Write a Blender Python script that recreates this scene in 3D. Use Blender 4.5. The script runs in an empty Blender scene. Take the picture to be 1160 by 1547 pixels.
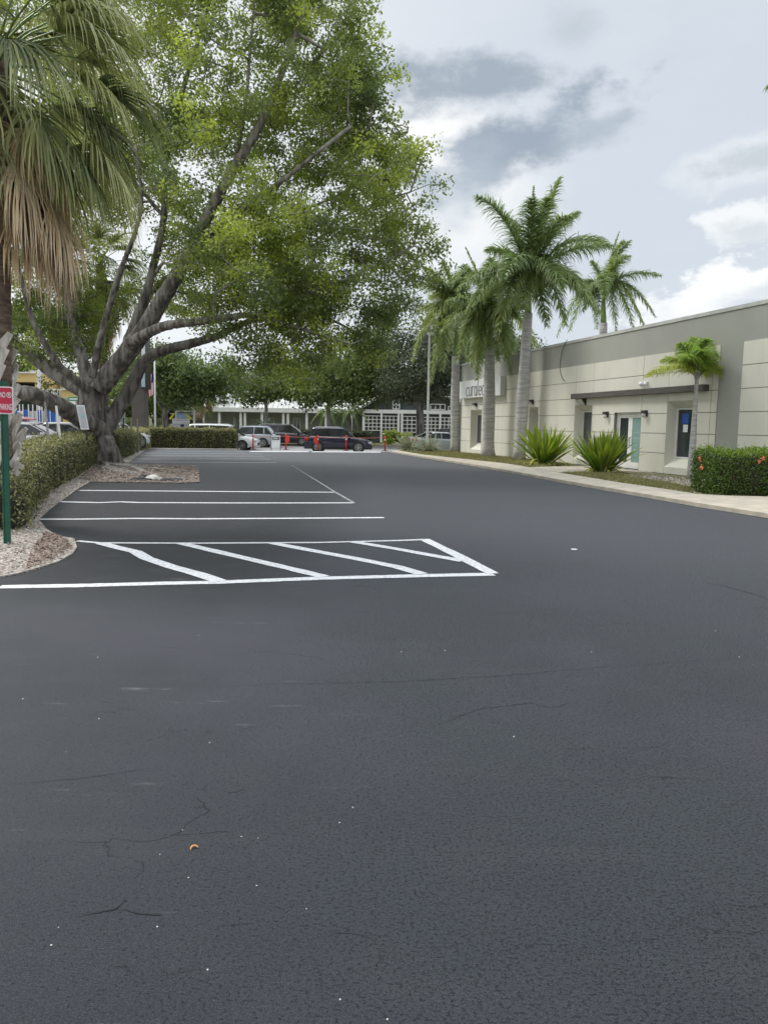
import bpy, math, random
import numpy as np
from mathutils import Vector, Matrix
R = math.radians
scene = bpy.context.scene
col = scene.collection
rng = np.random.default_rng(7)
random.seed(7)

# ------------------------------------------------------------------ camera
FPX, PITCH, ROLL, CAMH = 1130.0, R(6.576), R(0.825), 1.7
CX, CY = 580.0, 773.5
cp, sp = math.cos(PITCH), math.sin(PITCH)
FW = np.array([0, cp, -sp]); UP0 = np.array([0, sp, cp]); RT0 = np.array([1.0, 0, 0])
RT = math.cos(ROLL) * RT0 + math.sin(ROLL) * UP0
UPV = -math.sin(ROLL) * RT0 + math.cos(ROLL) * UP0
CAM = np.array([0, 0, CAMH])
cd = bpy.data.cameras.new('camera'); cam = bpy.data.objects.new('camera', cd); col.objects.link(cam)
cam.matrix_world = Matrix(((RT[0], UPV[0], -FW[0], 0), (RT[1], UPV[1], -FW[1], 0), (RT[2], UPV[2], -FW[2], CAMH), (0, 0, 0, 1)))
cd.sensor_fit = 'VERTICAL'; cd.sensor_height = 36; cd.sensor_width = 27
cd.lens = FPX / 1547 * 36; cd.clip_start = 0.05; cd.clip_end = 3000
scene.camera = cam

def ray(px, py):
    d = FW + RT * ((px - CX) / FPX) + UPV * (-(py - CY) / FPX)
    return d / np.linalg.norm(d)
def G(px, py, z=0.0):                       # where a direction meets a level of ground
    d = ray(px, py); return CAM + d * ((z - CAMH) / d[2])
def AT(px, py, Y):                          # point on a direction at a depth
    d = ray(px, py); return CAM + d * (Y / d[1])
def azel(px, py):
    d = ray(px, py); return math.atan2(d[0], d[1]), math.asin(d[2])

# ------------------------------------------------------------------ world, sun, exposure
SUN_EL, SUN_AZ = R(48), R(-62)              # azimuth from +Y, towards -X : sun high on the left behind thin cloud
world = bpy.data.worlds.new('World'); scene.world = world; world.use_nodes = True
wt = world.node_tree; wt.nodes.clear()
def wn(t): return wt.nodes.new(t)
def M(op, a, b=None, c=None, clamp=False, tree=None):
    t = tree or wt
    n = t.nodes.new('ShaderNodeMath'); n.operation = op; n.use_clamp = clamp
    for i, v in enumerate((a, b, c)):
        if v is None: continue
        if isinstance(v, (int, float)): n.inputs[i].default_value = v
        else: t.links.new(v, n.inputs[i])
    return n.outputs[0]
def sstep(x, a, b, tree=None):
    t = tree or wt
    n = t.nodes.new('ShaderNodeMapRange'); n.interpolation_type = 'SMOOTHSTEP'
    n.inputs['From Min'].default_value = a; n.inputs['From Max'].default_value = b
    t.links.new(x, n.inputs['Value']); return n.outputs[0]
def mixc(f, a, b, tree=None, mode='MIX'):
    t = tree or wt
    n = t.nodes.new('ShaderNodeMix'); n.data_type = 'RGBA'; n.blend_type = mode
    for i, v in ((0, f), (6, a), (7, b)):
        if isinstance(v, (int, float)): n.inputs[i].default_value = v
        elif isinstance(v, tuple): n.inputs[i].default_value = (*v, 1)
        else: t.links.new(v, n.inputs[i])
    return n.outputs[2]
tc = wn('ShaderNodeTexCoord'); sep = wn('ShaderNodeSeparateXYZ'); wt.links.new(tc.outputs['Generated'], sep.inputs[0])
X, Y_, Z = sep.outputs
AZ = M('ARCTAN2', X, Y_); EL = M('ARCSINE', Z)
sky = wn('ShaderNodeTexSky'); sky.sky_type = 'NISHITA'; sky.sun_disc = False
sky.sun_elevation = SUN_EL; sky.sun_rotation = SUN_AZ
sky.air_density = 1.0; sky.dust_density = 2.0; sky.ozone_density = 1.0
def wnoise(scale, detail=6, rough=.55, stretch=(1, 1, 1), off=(0, 0, 0)):
    mp = wn('ShaderNodeMapping'); mp.inputs['Scale'].default_value = stretch; mp.inputs['Location'].default_value = off
    wt.links.new(tc.outputs['Generated'], mp.inputs[0])
    n = wn('ShaderNodeTexNoise'); n.inputs['Scale'].default_value = scale; n.inputs['Detail'].default_value = detail
    n.inputs['Roughness'].default_value = rough; wt.links.new(mp.outputs[0], n.inputs['Vector']); return n.outputs['Fac']
N1 = wnoise(5, 7, .55, (1, 1, 2.2)); N2 = wnoise(14, 8, .6, (1, 1, 2.0), (3, 1, 2)); N3 = wnoise(2.2, 4, .5, (1, 1, 2), (7, 2, 0))
N4 = wnoise(30, 6, .6, (1, 1, 1.2), (1, 5, 2))
WHITE = (7.6, 7.9, 8.2)
base = mixc(sstep(N3, .3, .7), (6.6, 7.1, 7.7), WHITE)
base = mixc(M('MULTIPLY', sstep(N2, .3, .75), .18), base, (5.6, 6.2, 6.8))           # thin high overcast, bluish grey to white
base = mixc(.16, base, sky.outputs[0])
left_bright = sstep(AZ, .25, -.5)
base = mixc(M('MULTIPLY', left_bright, .55), base, (9.6, 9.8, 9.9))
def blob(px, py, rx, ry, slope=0.0, n1=.9, n2=.5, lo=0.0, hi=.55, n4=0.0):
    a0, e0 = azel(px, py)
    da = M('SUBTRACT', AZ, a0); de = M('SUBTRACT', EL, e0)
    de = M('SUBTRACT', de, M('MULTIPLY', da, slope))
    u = M('MULTIPLY', da, FPX / rx); v = M('MULTIPLY', de, FPX / ry)
    r = M('SQRT', M('ADD', M('MULTIPLY', u, u), M('MULTIPLY', v, v)))
    x = M('SUBTRACT', 1.0, r)
    x = M('ADD', x, M('MULTIPLY', M('SUBTRACT', N1, .5), n1))
    x = M('ADD', x, M('MULTIPLY', M('SUBTRACT', N2, .5), n2))
    if n4: x = M('ADD', x, M('MULTIPLY', M('SUBTRACT', N4, .5), n4))
    return sstep(x, lo, hi)
def cloud(c, mask, colr, amt):
    return mixc(M('MULTIPLY', mask, amt), c, colr)
c = base
c = cloud(c, blob(690, 300, 150, 130, 0, 1.2, .9, -.2, .9), (9.0, 9.15, 9.2), .8)
c = cloud(c, blob(640, 215, 140, 80, 0, 1.2, .9, -.2, .9), (9.2, 9.3, 9.35), .8)
c = cloud(c, blob(735, 128, 180, 36, .03, 1.5, 2.0, -.2, .8, 1.0), (3.3, 3.9, 4.6), .95)
c = cloud(c, blob(780, 216, 150, 50, .30, 1.5, 2.2, -.2, .8, 1.0), (3.1, 3.7, 4.5), .97)
c = cloud(c, blob(900, 196, 62, 26, .15, 1.4, 1.6, -.2, .95, .5), (4.1, 4.75, 5.4), .85)
c = cloud(c, blob(865, 38, 55, 36, 0, 1.4, 1.5, -.2, 1.0, .4), (4.7, 5.3, 5.8), .75)
c = cloud(c, blob(685, 290, 80, 60, .2, 1.5, 1.5, -.2, 1.1, .4), (4.7, 5.4, 6.1), .65)
c = cloud(c, blob(1130, 240, 110, 42, .05, 1.3, 1.2, 0, .7), (9.0, 9.2, 9.3), .55)
c = cloud(c, blob(1135, 243, 85, 28, .05, 1.3, 2.0, -.1, .8, 1.0), (4.7, 5.3, 5.8), .75)
c = cloud(c, blob(1122, 337, 58, 38, .0, 1.0, 2.0, .05, .6, 1.4), (8.7, 8.9, 9.0), .8)
c = cloud(c, blob(1130, 352, 48, 20, .0, 1.0, 2.0, 0, .9, 1.0), (5.2, 5.8, 6.3), .6)
c = cloud(c, blob(1110, 432, 125, 48, .22, 1.0, 2.0, .05, .4, 1.4), (9.1, 9.25, 9.3), .9)
c = cloud(c, blob(1125, 455, 100, 26, .22, 1.0, 2.0, 0, .8, 1.4), (5.6, 6.2, 6.9), .6)
c = cloud(c, blob(1022, 472, 80, 38, .1, 1.0, 2.0, .05, .5, 1.4), (8.8, 9.0, 9.1), .75)
zen = sstep(EL, R(31), R(70))                                     # overcast sky: brightest overhead
gain = M('ADD', 1.0, M('MULTIPLY', zen, 2.0))
vm = wn('ShaderNodeVectorMath'); vm.operation = 'SCALE'; wt.links.new(c, vm.inputs[0]); wt.links.new(gain, vm.inputs['Scale'])
bg = wn('ShaderNodeBackground'); bg.inputs['Strength'].default_value = 0.085; wt.links.new(vm.outputs[0], bg.inputs[0])
wo = wn('ShaderNodeOutputWorld'); wt.links.new(bg.outputs[0], wo.inputs[0])
ld = bpy.data.lights.new('sun', 'SUN'); ld.energy = 1.9; ld.angle = R(16); ld.color = (1, .96, .9)
sun = bpy.data.objects.new('sun', ld); col.objects.link(sun)
sdir = Vector((math.sin(SUN_AZ) * math.cos(SUN_EL), math.cos(SUN_AZ) * math.cos(SUN_EL), math.sin(SUN_EL)))
sun.rotation_euler = sdir.to_track_quat('Z', 'Y').to_euler()
scene.view_settings.view_transform = 'Standard'; scene.view_settings.look = 'None'
scene.view_settings.gamma = 1; scene.view_settings.exposure = 0.42

# ------------------------------------------------------------------ materials
def mat(name, rgb, rough=.7, var=0.0, scale=4.0, rgb2=None, bump=0.0, bscale=60.0, metal=0.0, spec=.5, coat=0.0, stretch=(1, 1, 1), tint=False, transl=0.0, detail=4, emit=0):
    m = bpy.data.materials.new(name); m.use_nodes = True; t = m.node_tree; b = t.nodes['Principled BSDF']
    b.inputs['Roughness'].default_value = rough; b.inputs['Metallic'].default_value = metal
    b.inputs['Specular IOR Level'].default_value = spec; b.inputs['Coat Weight'].default_value = coat
    b.inputs['Base Color'].default_value = (*rgb, 1)
    tco = t.nodes.new('ShaderNodeTexCoord'); mp = t.nodes.new('ShaderNodeMapping'); mp.inputs['Scale'].default_value = stretch
    t.links.new(tco.outputs['Object'], mp.inputs[0])
    def noise(s, d=4):
        n = t.nodes.new('ShaderNodeTexNoise'); n.inputs['Scale'].default_value = s; n.inputs['Detail'].default_value = d
        t.links.new(mp.outputs[0], n.inputs['Vector']); return n.outputs['Fac']
    colr = None
    if rgb2 is None and var: rgb2 = tuple(max(0, x * (1 - var)) for x in rgb)
    if tint:
        at = t.nodes.new('ShaderNodeAttribute'); at.attribute_name = 'tint'
        colr = mixc(at.outputs['Fac'], rgb, rgb2 or rgb, t)
    elif rgb2 is not None:
        colr = mixc(sstep(noise(scale, detail), .35, .65, t), rgb, rgb2, t)
    if colr is not None: t.links.new(colr, b.inputs['Base Color'])
    if bump:
        bn = t.nodes.new('ShaderNodeBump'); bn.inputs['Strength'].default_value = bump; bn.inputs['Distance'].default_value = .02
        t.links.new(noise(bscale, 5), bn.inputs['Height']); t.links.new(bn.outputs[0], b.inputs['Normal'])
    if transl:
        tr = t.nodes.new('ShaderNodeBsdfTranslucent'); mx = t.nodes.new('ShaderNodeMixShader'); mx.inputs[0].default_value = transl
        if colr is not None:
            hs = t.nodes.new('ShaderNodeHueSaturation'); hs.inputs['Saturation'].default_value = 1.15; hs.inputs['Value'].default_value = 1.5
            t.links.new(colr, hs.inputs['Color']); t.links.new(hs.outputs[0], tr.inputs[0])
        t.links.new(b.outputs[0], mx.inputs[1]); t.links.new(tr.outputs[0], mx.inputs[2])
        t.links.new(mx.outputs[0], t.nodes['Material Output'].inputs[0])
    return m

def asphalt_mat():
    m = bpy.data.materials.new('sealed_asphalt'); m.use_nodes = True; t = m.node_tree; b = t.nodes['Principled BSDF']
    tco = t.nodes.new('ShaderNodeTexCoord')
    def nz(s, d=4, ro=.5, st=(1, 1, 1), loc=(0, 0, 0), rz=0):
        mp = t.nodes.new('ShaderNodeMapping'); mp.inputs['Scale'].default_value = st; mp.inputs['Location'].default_value = loc; mp.inputs['Rotation'].default_value[2] = rz
        t.links.new(tco.outputs['Object'], mp.inputs[0])
        n = t.nodes.new('ShaderNodeTexNoise'); n.inputs['Scale'].default_value = s; n.inputs['Detail'].default_value = d; n.inputs['Roughness'].default_value = ro
        t.links.new(mp.outputs[0], n.inputs['Vector']); return n.outputs['Fac']
    sepx = t.nodes.new('ShaderNodeSeparateXYZ'); t.links.new(tco.outputs['Object'], sepx.inputs[0])
    big = nz(.35, 5, .6); mid = nz(2.2, 5, .6, (1, 1, 1), (4, 4, 0)); streak = nz(1.1, 6, .65, (.35, 2.2, 1), (1, 8, 0), R(8))
    fine = nz(95, 8, .8); grain = nz(36, 9, .78); pits = nz(80, 6, .75, (.8, 1.15, 1), (9, 3, 0)); hf = nz(210, 4, .7, (1, 1, 1), (5, 5, 0)); grit = nz(26, 3, .6, (1, 1, 1), (2, 9, 0))
    c0 = mixc(sstep(big, .3, .7, t), (.018, .021, .029), (.023, .030, .038), t)
    c0 = mixc(sstep(nz(.55, 3, .5, (1, 1, 1), (11, 4, 0)), .45, .65, t), c0, (.030, .032, .043), t)
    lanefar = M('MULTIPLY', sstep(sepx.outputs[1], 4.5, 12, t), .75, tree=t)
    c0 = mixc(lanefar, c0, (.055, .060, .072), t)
    # fresh coat on the stall side is smoother and darker than the drive lane
    edge = M('ADD', sepx.outputs[0], M('MULTIPLY', sepx.outputs[1], .27), tree=t)
    edge = M('ADD', edge, M('MULTIPLY', M('SUBTRACT', mid, .5, tree=t), 1.0, tree=t), tree=t)
    lane = sstep(edge, -1.5, .5, t)
    farm = sstep(sepx.outputs[1], 5.5, 8.5, t)
    fresh = M('MULTIPLY', M('SUBTRACT', 1.0, lane, tree=t), farm, tree=t)
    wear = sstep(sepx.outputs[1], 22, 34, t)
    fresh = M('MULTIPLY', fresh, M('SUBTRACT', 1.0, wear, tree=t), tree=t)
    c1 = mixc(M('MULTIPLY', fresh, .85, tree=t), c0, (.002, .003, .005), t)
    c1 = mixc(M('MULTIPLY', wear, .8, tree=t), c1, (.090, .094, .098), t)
    c1 = mixc(M('MULTIPLY', sstep(streak, .52, .8, t), .35, tree=t), c1, (.052, .057, .062), t)
    c1 = mixc(M('MULTIPLY', sstep(mid, .45, .75, t), .3, tree=t), c1, (.040, .044, .049), t)
    c1 = mixc(M('MULTIPLY', sstep(fine, .50, .66, t), .6, tree=t), c1, (.072, .082, .094), t)
    dens = M('ADD', M('MULTIPLY', sstep(M('ADD', sepx.outputs[0], M('MULTIPLY', big, 2.0, tree=t), tree=t), -1.2, 1.8, t), .045, tree=t), M('MULTIPLY', grit, .10, tree=t), tree=t)
    pm = sstep(M('ADD', pits, dens, tree=t), .645, .70, t)
    c1 = mixc(M('MULTIPLY', sstep(hf, .50, .64, t), .55, tree=t), c1, (.090, .098, .112), t)
    c1 = mixc(M('MULTIPLY', sstep(hf, .47, .38, t), .6, tree=t), c1, (.008, .009, .012), t)
    c1 = mixc(M('MULTIPLY', pm, .6, tree=t), c1, (.006, .007, .008), t)
    # scuffed pale patches on the near left
    sc = M('MULTIPLY', sstep(nz(3.0, 6, .75, (.35, 2.0, 1), (2, 5, 0)), .60, .72, t), sstep(sepx.outputs[0], .5, -1.5, t), tree=t)
    c1 = mixc(M('MULTIPLY', sc, .5, tree=t), c1, (.2, .205, .21), t)
    # cracks
    dn = t.nodes.new('ShaderNodeTexNoise'); dn.inputs['Scale'].default_value = 3.5; dn.inputs['Detail'].default_value = 6; t.links.new(tco.outputs['Object'], dn.inputs['Vector'])
    vmx = t.nodes.new('ShaderNodeVectorMath'); vmx.operation = 'SCALE'; vmx.inputs['Scale'].default_value = .30; t.links.new(dn.outputs['Color'], vmx.inputs[0])
    cmp_ = t.nodes.new('ShaderNodeMapping'); cmp_.inputs['Scale'].default_value = (.40, 1.3, 1); cmp_.inputs['Rotation'].default_value[2] = R(6); t.links.new(tco.outputs['Object'], cmp_.inputs[0])
    vad = t.nodes.new('ShaderNodeVectorMath'); t.links.new(cmp_.outputs[0], vad.inputs[0]); t.links.new(vmx.outputs[0], vad.inputs[1])
    vo = t.nodes.new('ShaderNodeTexVoronoi'); vo.feature = 'DISTANCE_TO_EDGE'; vo.inputs['Scale'].default_value = 1.5; t.links.new(vad.outputs[0], vo.inputs['Vector'])
    line = M('SUBTRACT', 1.0, sstep(vo.outputs['Distance'], .0005, .006, t), tree=t)
    crack = M('MULTIPLY', line, sstep(nz(1.3, 5, .7, (.6, 1, 1), (6, 2, 0)), .52, .62, t), tree=t)
    crack = M('MULTIPLY', crack, sstep(grain, .3, .55, t), tree=t)
    c1 = mixc(M('MULTIPLY', crack, .3, tree=t), c1, (.004, .004, .005), t)
    t.links.new(c1, b.inputs['Base Color'])
    b.inputs['Roughness'].default_value = .62; b.inputs['Specular IOR Level'].default_value = .34
    hgt = M('ADD', M('MULTIPLY', grain, 1.0, tree=t), M('MULTIPLY', fine, .8, tree=t), tree=t)
    hgt = M('SUBTRACT', hgt, M('MULTIPLY', pm, .9, tree=t), tree=t)
    hgt = M('SUBTRACT', hgt, M('MULTIPLY', crack, 1.2, tree=t), tree=t)
    bn = t.nodes.new('ShaderNodeBump'); bn.inputs['Strength'].default_value = .9; bn.inputs['Distance'].default_value = .010
    t.links.new(hgt, bn.inputs['Height']); t.links.new(bn.outputs[0], b.inputs['Normal'])
    return m

MT = dict(
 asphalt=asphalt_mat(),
 street=mat('street_asphalt', (.20, .195, .195), .85, scale=1.5, rgb2=(.27, .265, .26), bump=.3),
 ground=mat('dry_lawn', (.10, .12, .045), .95, scale=.6, rgb2=(.17, .15, .08), bump=.6, bscale=12),
 concrete=mat('pale_concrete', (.44, .395, .32), .85, scale=2.5, rgb2=(.34, .31, .255), bump=.25, bscale=40),
 kerbdark=mat('kerb_face', (.20, .19, .17), .9, scale=5, rgb2=(.33, .31, .27), bump=.3),
 bed=mat('dry_grass_bed', (.22, .19, .10), .95, scale=1.6, rgb2=(.13, .15, .055), bump=1, bscale=25),
 gravel=mat('shell_gravel', (.50, .47, .42), .95, scale=28, rgb2=(.16, .13, .11), bump=1, bscale=45, detail=6),
 mulch=mat('root_mulch', (.24, .205, .175), .95, scale=7, rgb2=(.08, .06, .048), bump=1, bscale=30, detail=6),
 chip=mat('chips', (.62, .58, .52), .9, rgb2=(.17, .10, .07), tint=True),
 paint=mat('road_paint', (.66, .67, .68), .65, scale=22, rgb2=(.46, .47, .485), bump=.15),
 paintworn=mat('worn_road_paint', (.34, .35, .36), .7, scale=6, rgb2=(.12, .125, .13)),
 cream=mat('cream_stucco', (.655, .645, .56), .85, scale=1.2, rgb2=(.61, .60, .525), stretch=(1, 1, .35), bump=.12, bscale=90),
 taupe=mat('taupe_stucco', (.345, .350, .31), .85, scale=.8, rgb2=(.325, .33, .295), bump=.12, bscale=90),
 copingmat=mat('weathered_coping', (.50, .51, .48), .6, scale=2, rgb2=(.42, .43, .40)),
 paintmid=mat('greyed_road_paint', (.46, .47, .48), .7, scale=6, rgb2=(.30, .31, .32)),
 signbox=mat('white_sign_cabinet', (.66, .67, .655), .5, scale=2, rgb2=(.62, .63, .615)),
 joint=mat('dark_joint', (.16, .15, .13), .9, scale=9, rgb2=(.2, .19, .17)),
 whitepaint=mat('white_painted_metal', (.80, .80, .78), .45, scale=3, rgb2=(.74, .74, .72)),
 beam=mat('weathered_dark_timber', (.105, .095, .085), .8, scale=8, rgb2=(.075, .068, .062), stretch=(.15, 1, 3), bump=.3),
 darkmetal=mat('dark_bronze_metal', (.03, .028, .026), .45, scale=6, rgb2=(.045, .042, .04)),
 glass=mat('dark_window_glass', (.018, .028, .032), .06, scale=.8, rgb2=(.035, .05, .055), spec=.7),
 carglass=mat('car_glass', (.02, .024, .027), .05, scale=1.5, rgb2=(.035, .04, .045), spec=.8),
 lens=mat('lamp_lens', (.62, .62, .6), .15, scale=8, rgb2=(.5, .5, .5)),
 teal=mat('teal_door_film', (.20, .33, .31), .3, scale=2, rgb2=(.23, .36, .34)),
 teal_light=mat('pale_print_on_film', (.45, .62, .58), .4, scale=20, rgb2=(.35, .55, .51)),
 greytext=mat('grey_letters', (.13, .13, .14), .5, scale=8, rgb2=(.16, .16, .17)),
 bark=mat('grey_ridged_bark', (.27, .25, .225), .95, scale=6, rgb2=(.085, .076, .068), bump=1.0, bscale=11, stretch=(1, 1, .16), detail=9),
 twig=mat('pale_grey_bark', (.36, .335, .305), .95, scale=4, rgb2=(.20, .185, .17), bump=.8, bscale=16),
 royal=mat('smooth_grey_palm_trunk', (.50, .49, .47), .85, scale=3.0, rgb2=(.34, .335, .325), stretch=(.6, .6, 5), bump=.35, bscale=4),
 shaft=mat('green_crownshaft', (.17, .26, .07), .5, scale=3, rgb2=(.22, .30, .09)),
 sabaltrunk=mat('fibrous_palm_trunk', (.24, .18, .14), .95, scale=5, rgb2=(.12, .085, .065), stretch=(1, 1, 3.5), bump=1, bscale=10),
 boot=mat('split_leaf_boot', (.74, .70, .63), .9, scale=6, rgb2=(.52, .48, .43), stretch=(3, 3, .5)),
 leaf=mat('broad_leaves', (.100, .140, .060), .5, rgb2=(.43, .50, .11), tint=True, transl=.45),
 oak=mat('oak_leaves', (.050, .070, .036), .6, rgb2=(.16, .19, .09), tint=True, transl=.25),
 street_leaf=mat('street_tree_leaves', (.075, .112, .045), .55, rgb2=(.24, .30, .07), tint=True, transl=.35),
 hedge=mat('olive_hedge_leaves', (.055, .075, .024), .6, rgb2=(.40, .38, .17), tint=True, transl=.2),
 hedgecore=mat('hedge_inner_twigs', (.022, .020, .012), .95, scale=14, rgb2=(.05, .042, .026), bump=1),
 ixora=mat('glossy_hedge_leaves', (.032, .075, .014), .35, rgb2=(.24, .34, .04), tint=True, transl=.25),
 flower=mat('coral_petals', (.75, .16, .08), .6, rgb2=(.8, .25, .12), tint=True),
 frond=mat('royal_palm_leaflets', (.14, .215, .095), .45, rgb2=(.44, .47, .15), tint=True, transl=.3),
 frondwarm=mat('yellowing_palm_leaflets', (.22, .36, .08), .5, rgb2=(.58, .56, .14), tint=True, transl=.35),
 fan=mat('fan_palm_leaflets', (.10, .135, .055), .45, rgb2=(.52, .53, .22), tint=True, transl=.25),
 deadfan=mat('dead_palm_leaflets', (.15, .098, .060), .85, rgb2=(.88, .72, .50), tint=True, transl=.15),
 strap=mat('strap_leaves', (.08, .17, .02), .4, rgb2=(.45, .48, .10), tint=True, transl=.3),
 spike=mat('grey_green_blades', (.12, .15, .09), .6, rgb2=(.36, .36, .24), tint=True, transl=.2),
 grass=mat('grass_blades', (.12, .15, .04), .8, rgb2=(.38, .32, .17), tint=True, transl=.2),
 orange=mat('orange_red_plastic', (.72, .06, .035), .5, scale=4, rgb2=(.64, .05, .03)),
 tape=mat('red_barrier_tape', (.72, .20, .22), .5, scale=4, rgb2=(.66, .17, .19)),
 rubber=mat('black_rubber', (.018, .018, .018), .8, scale=5, rgb2=(.03, .03, .03)),
 rim=mat('silver_wheel_metal', (.48, .49, .5), .3, scale=6, rgb2=(.40, .41, .42), metal=.7),
 taillight=mat('red_lamp_lens', (.45, .02, .02), .25, scale=8, rgb2=(.5, .03, .03)),
 signgreen=mat('green_painted_post', (.008, .075, .045), .4, scale=5, rgb2=(.01, .095, .06)),
 signred=mat('red_sign_face', (.48, .015, .055), .45, scale=2, rgb2=(.53, .02, .07)),
 signwhite=mat('white_sign_face', (.75, .75, .76), .5, scale=3, rgb2=(.68, .69, .70)),
 signgreenface=mat('green_sign_face', (.02, .22, .12), .5, scale=3, rgb2=(.03, .25, .14)),
 galv=mat('galvanised_post', (.38, .38, .36), .5, scale=7, rgb2=(.25, .25, .24), metal=.3),
 pylon=mat('brown_pylon_metal', (.085, .074, .068), .6, scale=2, rgb2=(.10, .09, .08)),
 greywall=mat('grey_clapboard', (.36, .39, .375), .8, scale=2, rgb2=(.31, .34, .325), stretch=(.1, .1, 6)),
 metalroof=mat('pale_metal_roof', (.50, .51, .49), .5, scale=1.5, rgb2=(.40, .41, .39), stretch=(4, .2, .2)),
 yellowwall=mat('yellow_render', (.66, .49, .21), .85, scale=1, rgb2=(.60, .45, .19)),
 palewall=mat('pale_yellow_render', (.62, .60, .40), .85, scale=1, rgb2=(.56, .54, .36)),
 blue=mat('blue_panel', (.02, .12, .50), .5, scale=1, rgb2=(.02, .10, .42)),
 yellow=mat('yellow_banner', (.72, .70, .04), .5, scale=1, rgb2=(.66, .64, .04)),
 white_car=mat('white_car_paint', (.74, .75, .76), .25, scale=2, rgb2=(.70, .71, .72), coat=.6),
 navy_car=mat('navy_car_paint', (.012, .014, .035), .22, scale=2, rgb2=(.014, .017, .040), coat=.8),
 dark_car=mat('plum_black_car_paint', (.018, .012, .016), .22, scale=2, rgb2=(.022, .015, .02), coat=.8),
 silver_car=mat('silver_blue_car_paint', (.42, .46, .50), .28, scale=2, rgb2=(.38, .42, .46), coat=.6, metal=.2),
 sage_car=mat('grey_green_car_paint', (.30, .33, .31), .28, scale=2, rgb2=(.27, .30, .28), coat=.6, metal=.2),
 grey_car=mat('dark_grey_car_paint', (.06, .065, .07), .28, scale=2, rgb2=(.07, .075, .08), coat=.6),
 red_car=mat('red_car_paint', (.45, .04, .04), .28, scale=2, rgb2=(.4, .035, .035), coat=.6),
 rock=mat('pale_broken_rock', (.62, .60, .56), .9, scale=8, rgb2=(.48, .46, .42), bump=.5, bscale=20),
 tarchunk=mat('broken_asphalt', (.035, .036, .038), .95, scale=8, rgb2=(.07, .07, .07), bump=.8, bscale=20),
 peel=mat('dried_orange_peel', (.62, .30, .10), .6, scale=60, rgb2=(.45, .2, .06)),
 flagred=mat('flag_red', (.5, .03, .06), .8, scale=3, rgb2=(.45, .03, .05)),
 flagblue=mat('flag_blue', (.02, .03, .16), .8, scale=3, rgb2=(.02, .03, .14)),
)

# ------------------------------------------------------------------ helpers
def props(o, label=None, cat=None, group=None, kind=None):
    if label: o['label'] = label
    if cat: o['category'] = cat
    if group: o['group'] = group
    if kind: o['kind'] = kind
    return o
def thing(name, label, cat, loc=(0, 0, 0), rz=0.0, group=None):
    o = bpy.data.objects.new(name, None); col.objects.link(o); o.location = tuple(float(v) for v in loc); o.rotation_euler = (0, 0, rz)
    o.empty_display_size = .3
    return props(o, label, cat, group)
def link(name, me, m, parent=None, smooth=False):
    ms = m if isinstance(m, (list, tuple)) else [m]
    for x in ms: me.materials.append(MT[x])
    if smooth: me.polygons.foreach_set('use_smooth', [True] * len(me.polygons))
    o = bpy.data.objects.new(name, me); col.objects.link(o)
    if parent is not None: o.parent = parent
    return o
class MB:
    def __init__(s): s.v = []; s.f = []; s.mi = []; s.m = 0
    def add(s, vs, fs):
        b = len(s.v); s.v += [tuple(float(c) for c in p) for p in vs]
        for f in fs: s.f.append(tuple(b + i for i in f)); s.mi.append(s.m)
        return s
    def box(s, x0, x1, y0, y1, z0, z1):
        return s.add([(x0, y0, z0), (x1, y0, z0), (x1, y1, z0), (x0, y1, z0), (x0, y0, z1), (x1, y0, z1), (x1, y1, z1), (x0, y1, z1)],
            [(0, 3, 2, 1), (4, 5, 6, 7), (0, 1, 5, 4), (1, 2, 6, 5), (2, 3, 7, 6), (3, 0, 4, 7)])
    def prism(s, poly, z0, z1):
        n = len(poly); a = sum(poly[i][0] * poly[(i + 1) % n][1] - poly[(i + 1) % n][0] * poly[i][1] for i in range(n))
        if a < 0: poly = poly[::-1]
        vs = [(p[0], p[1], z0) for p in poly] + [(p[0], p[1], z1) for p in poly]
        return s.add(vs, [tuple(range(n))[::-1], tuple(range(n, 2 * n))] + [(i, (i + 1) % n, n + (i + 1) % n, n + i) for i in range(n)])
    def tube(s, pts, rad, n=8, cap=True):
        pts = [np.array(p, float) for p in pts]; rings = []; u = None
        for i, p in enumerate(pts):
            d = pts[min(i + 1, len(pts) - 1)] - pts[max(i - 1, 0)]; d = d / (np.linalg.norm(d) + 1e-9)
            if u is None:
                u = np.cross(d, (0, 0, 1)) if abs(d[2]) < .9 else np.cross(d, (1, 0, 0))
            u = u - d * (u @ d); u /= np.linalg.norm(u) + 1e-9; w = np.cross(d, u)
            r = rad[i] if hasattr(rad, '__len__') else rad
            rings.append([p + (u * math.cos(2 * math.pi * k / n) + w * math.sin(2 * math.pi * k / n)) * r for k in range(n)])
        vs = [q for r_ in rings for q in r_]; fs = []
        for i in range(len(pts) - 1):
            for k in range(n):
                fs.append((i * n + k, i * n + (k + 1) % n, (i + 1) * n + (k + 1) % n, (i + 1) * n + k))
        if cap: fs.append(tuple(range(n))[::-1]); fs.append(tuple(range(len(vs) - n, len(vs))))
        return s.add(vs, fs)
    def build(s, name, m, parent=None, smooth=False, off=None, bevel=0):
        v = s.v if off is None else [(a - off[0], b - off[1], c_ - off[2]) for a, b, c_ in s.v]
        me = bpy.data.meshes.new(name); me.from_pydata(v, [], s.f); me.polygons.foreach_set('material_index', s.mi)
        o = link(name, me, m, parent, smooth)
        if bevel:
            bv = o.modifiers.new('bevel', 'BEVEL'); bv.width = bevel; bv.segments = 2; bv.limit_method = 'ANGLE'
        return o
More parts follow.
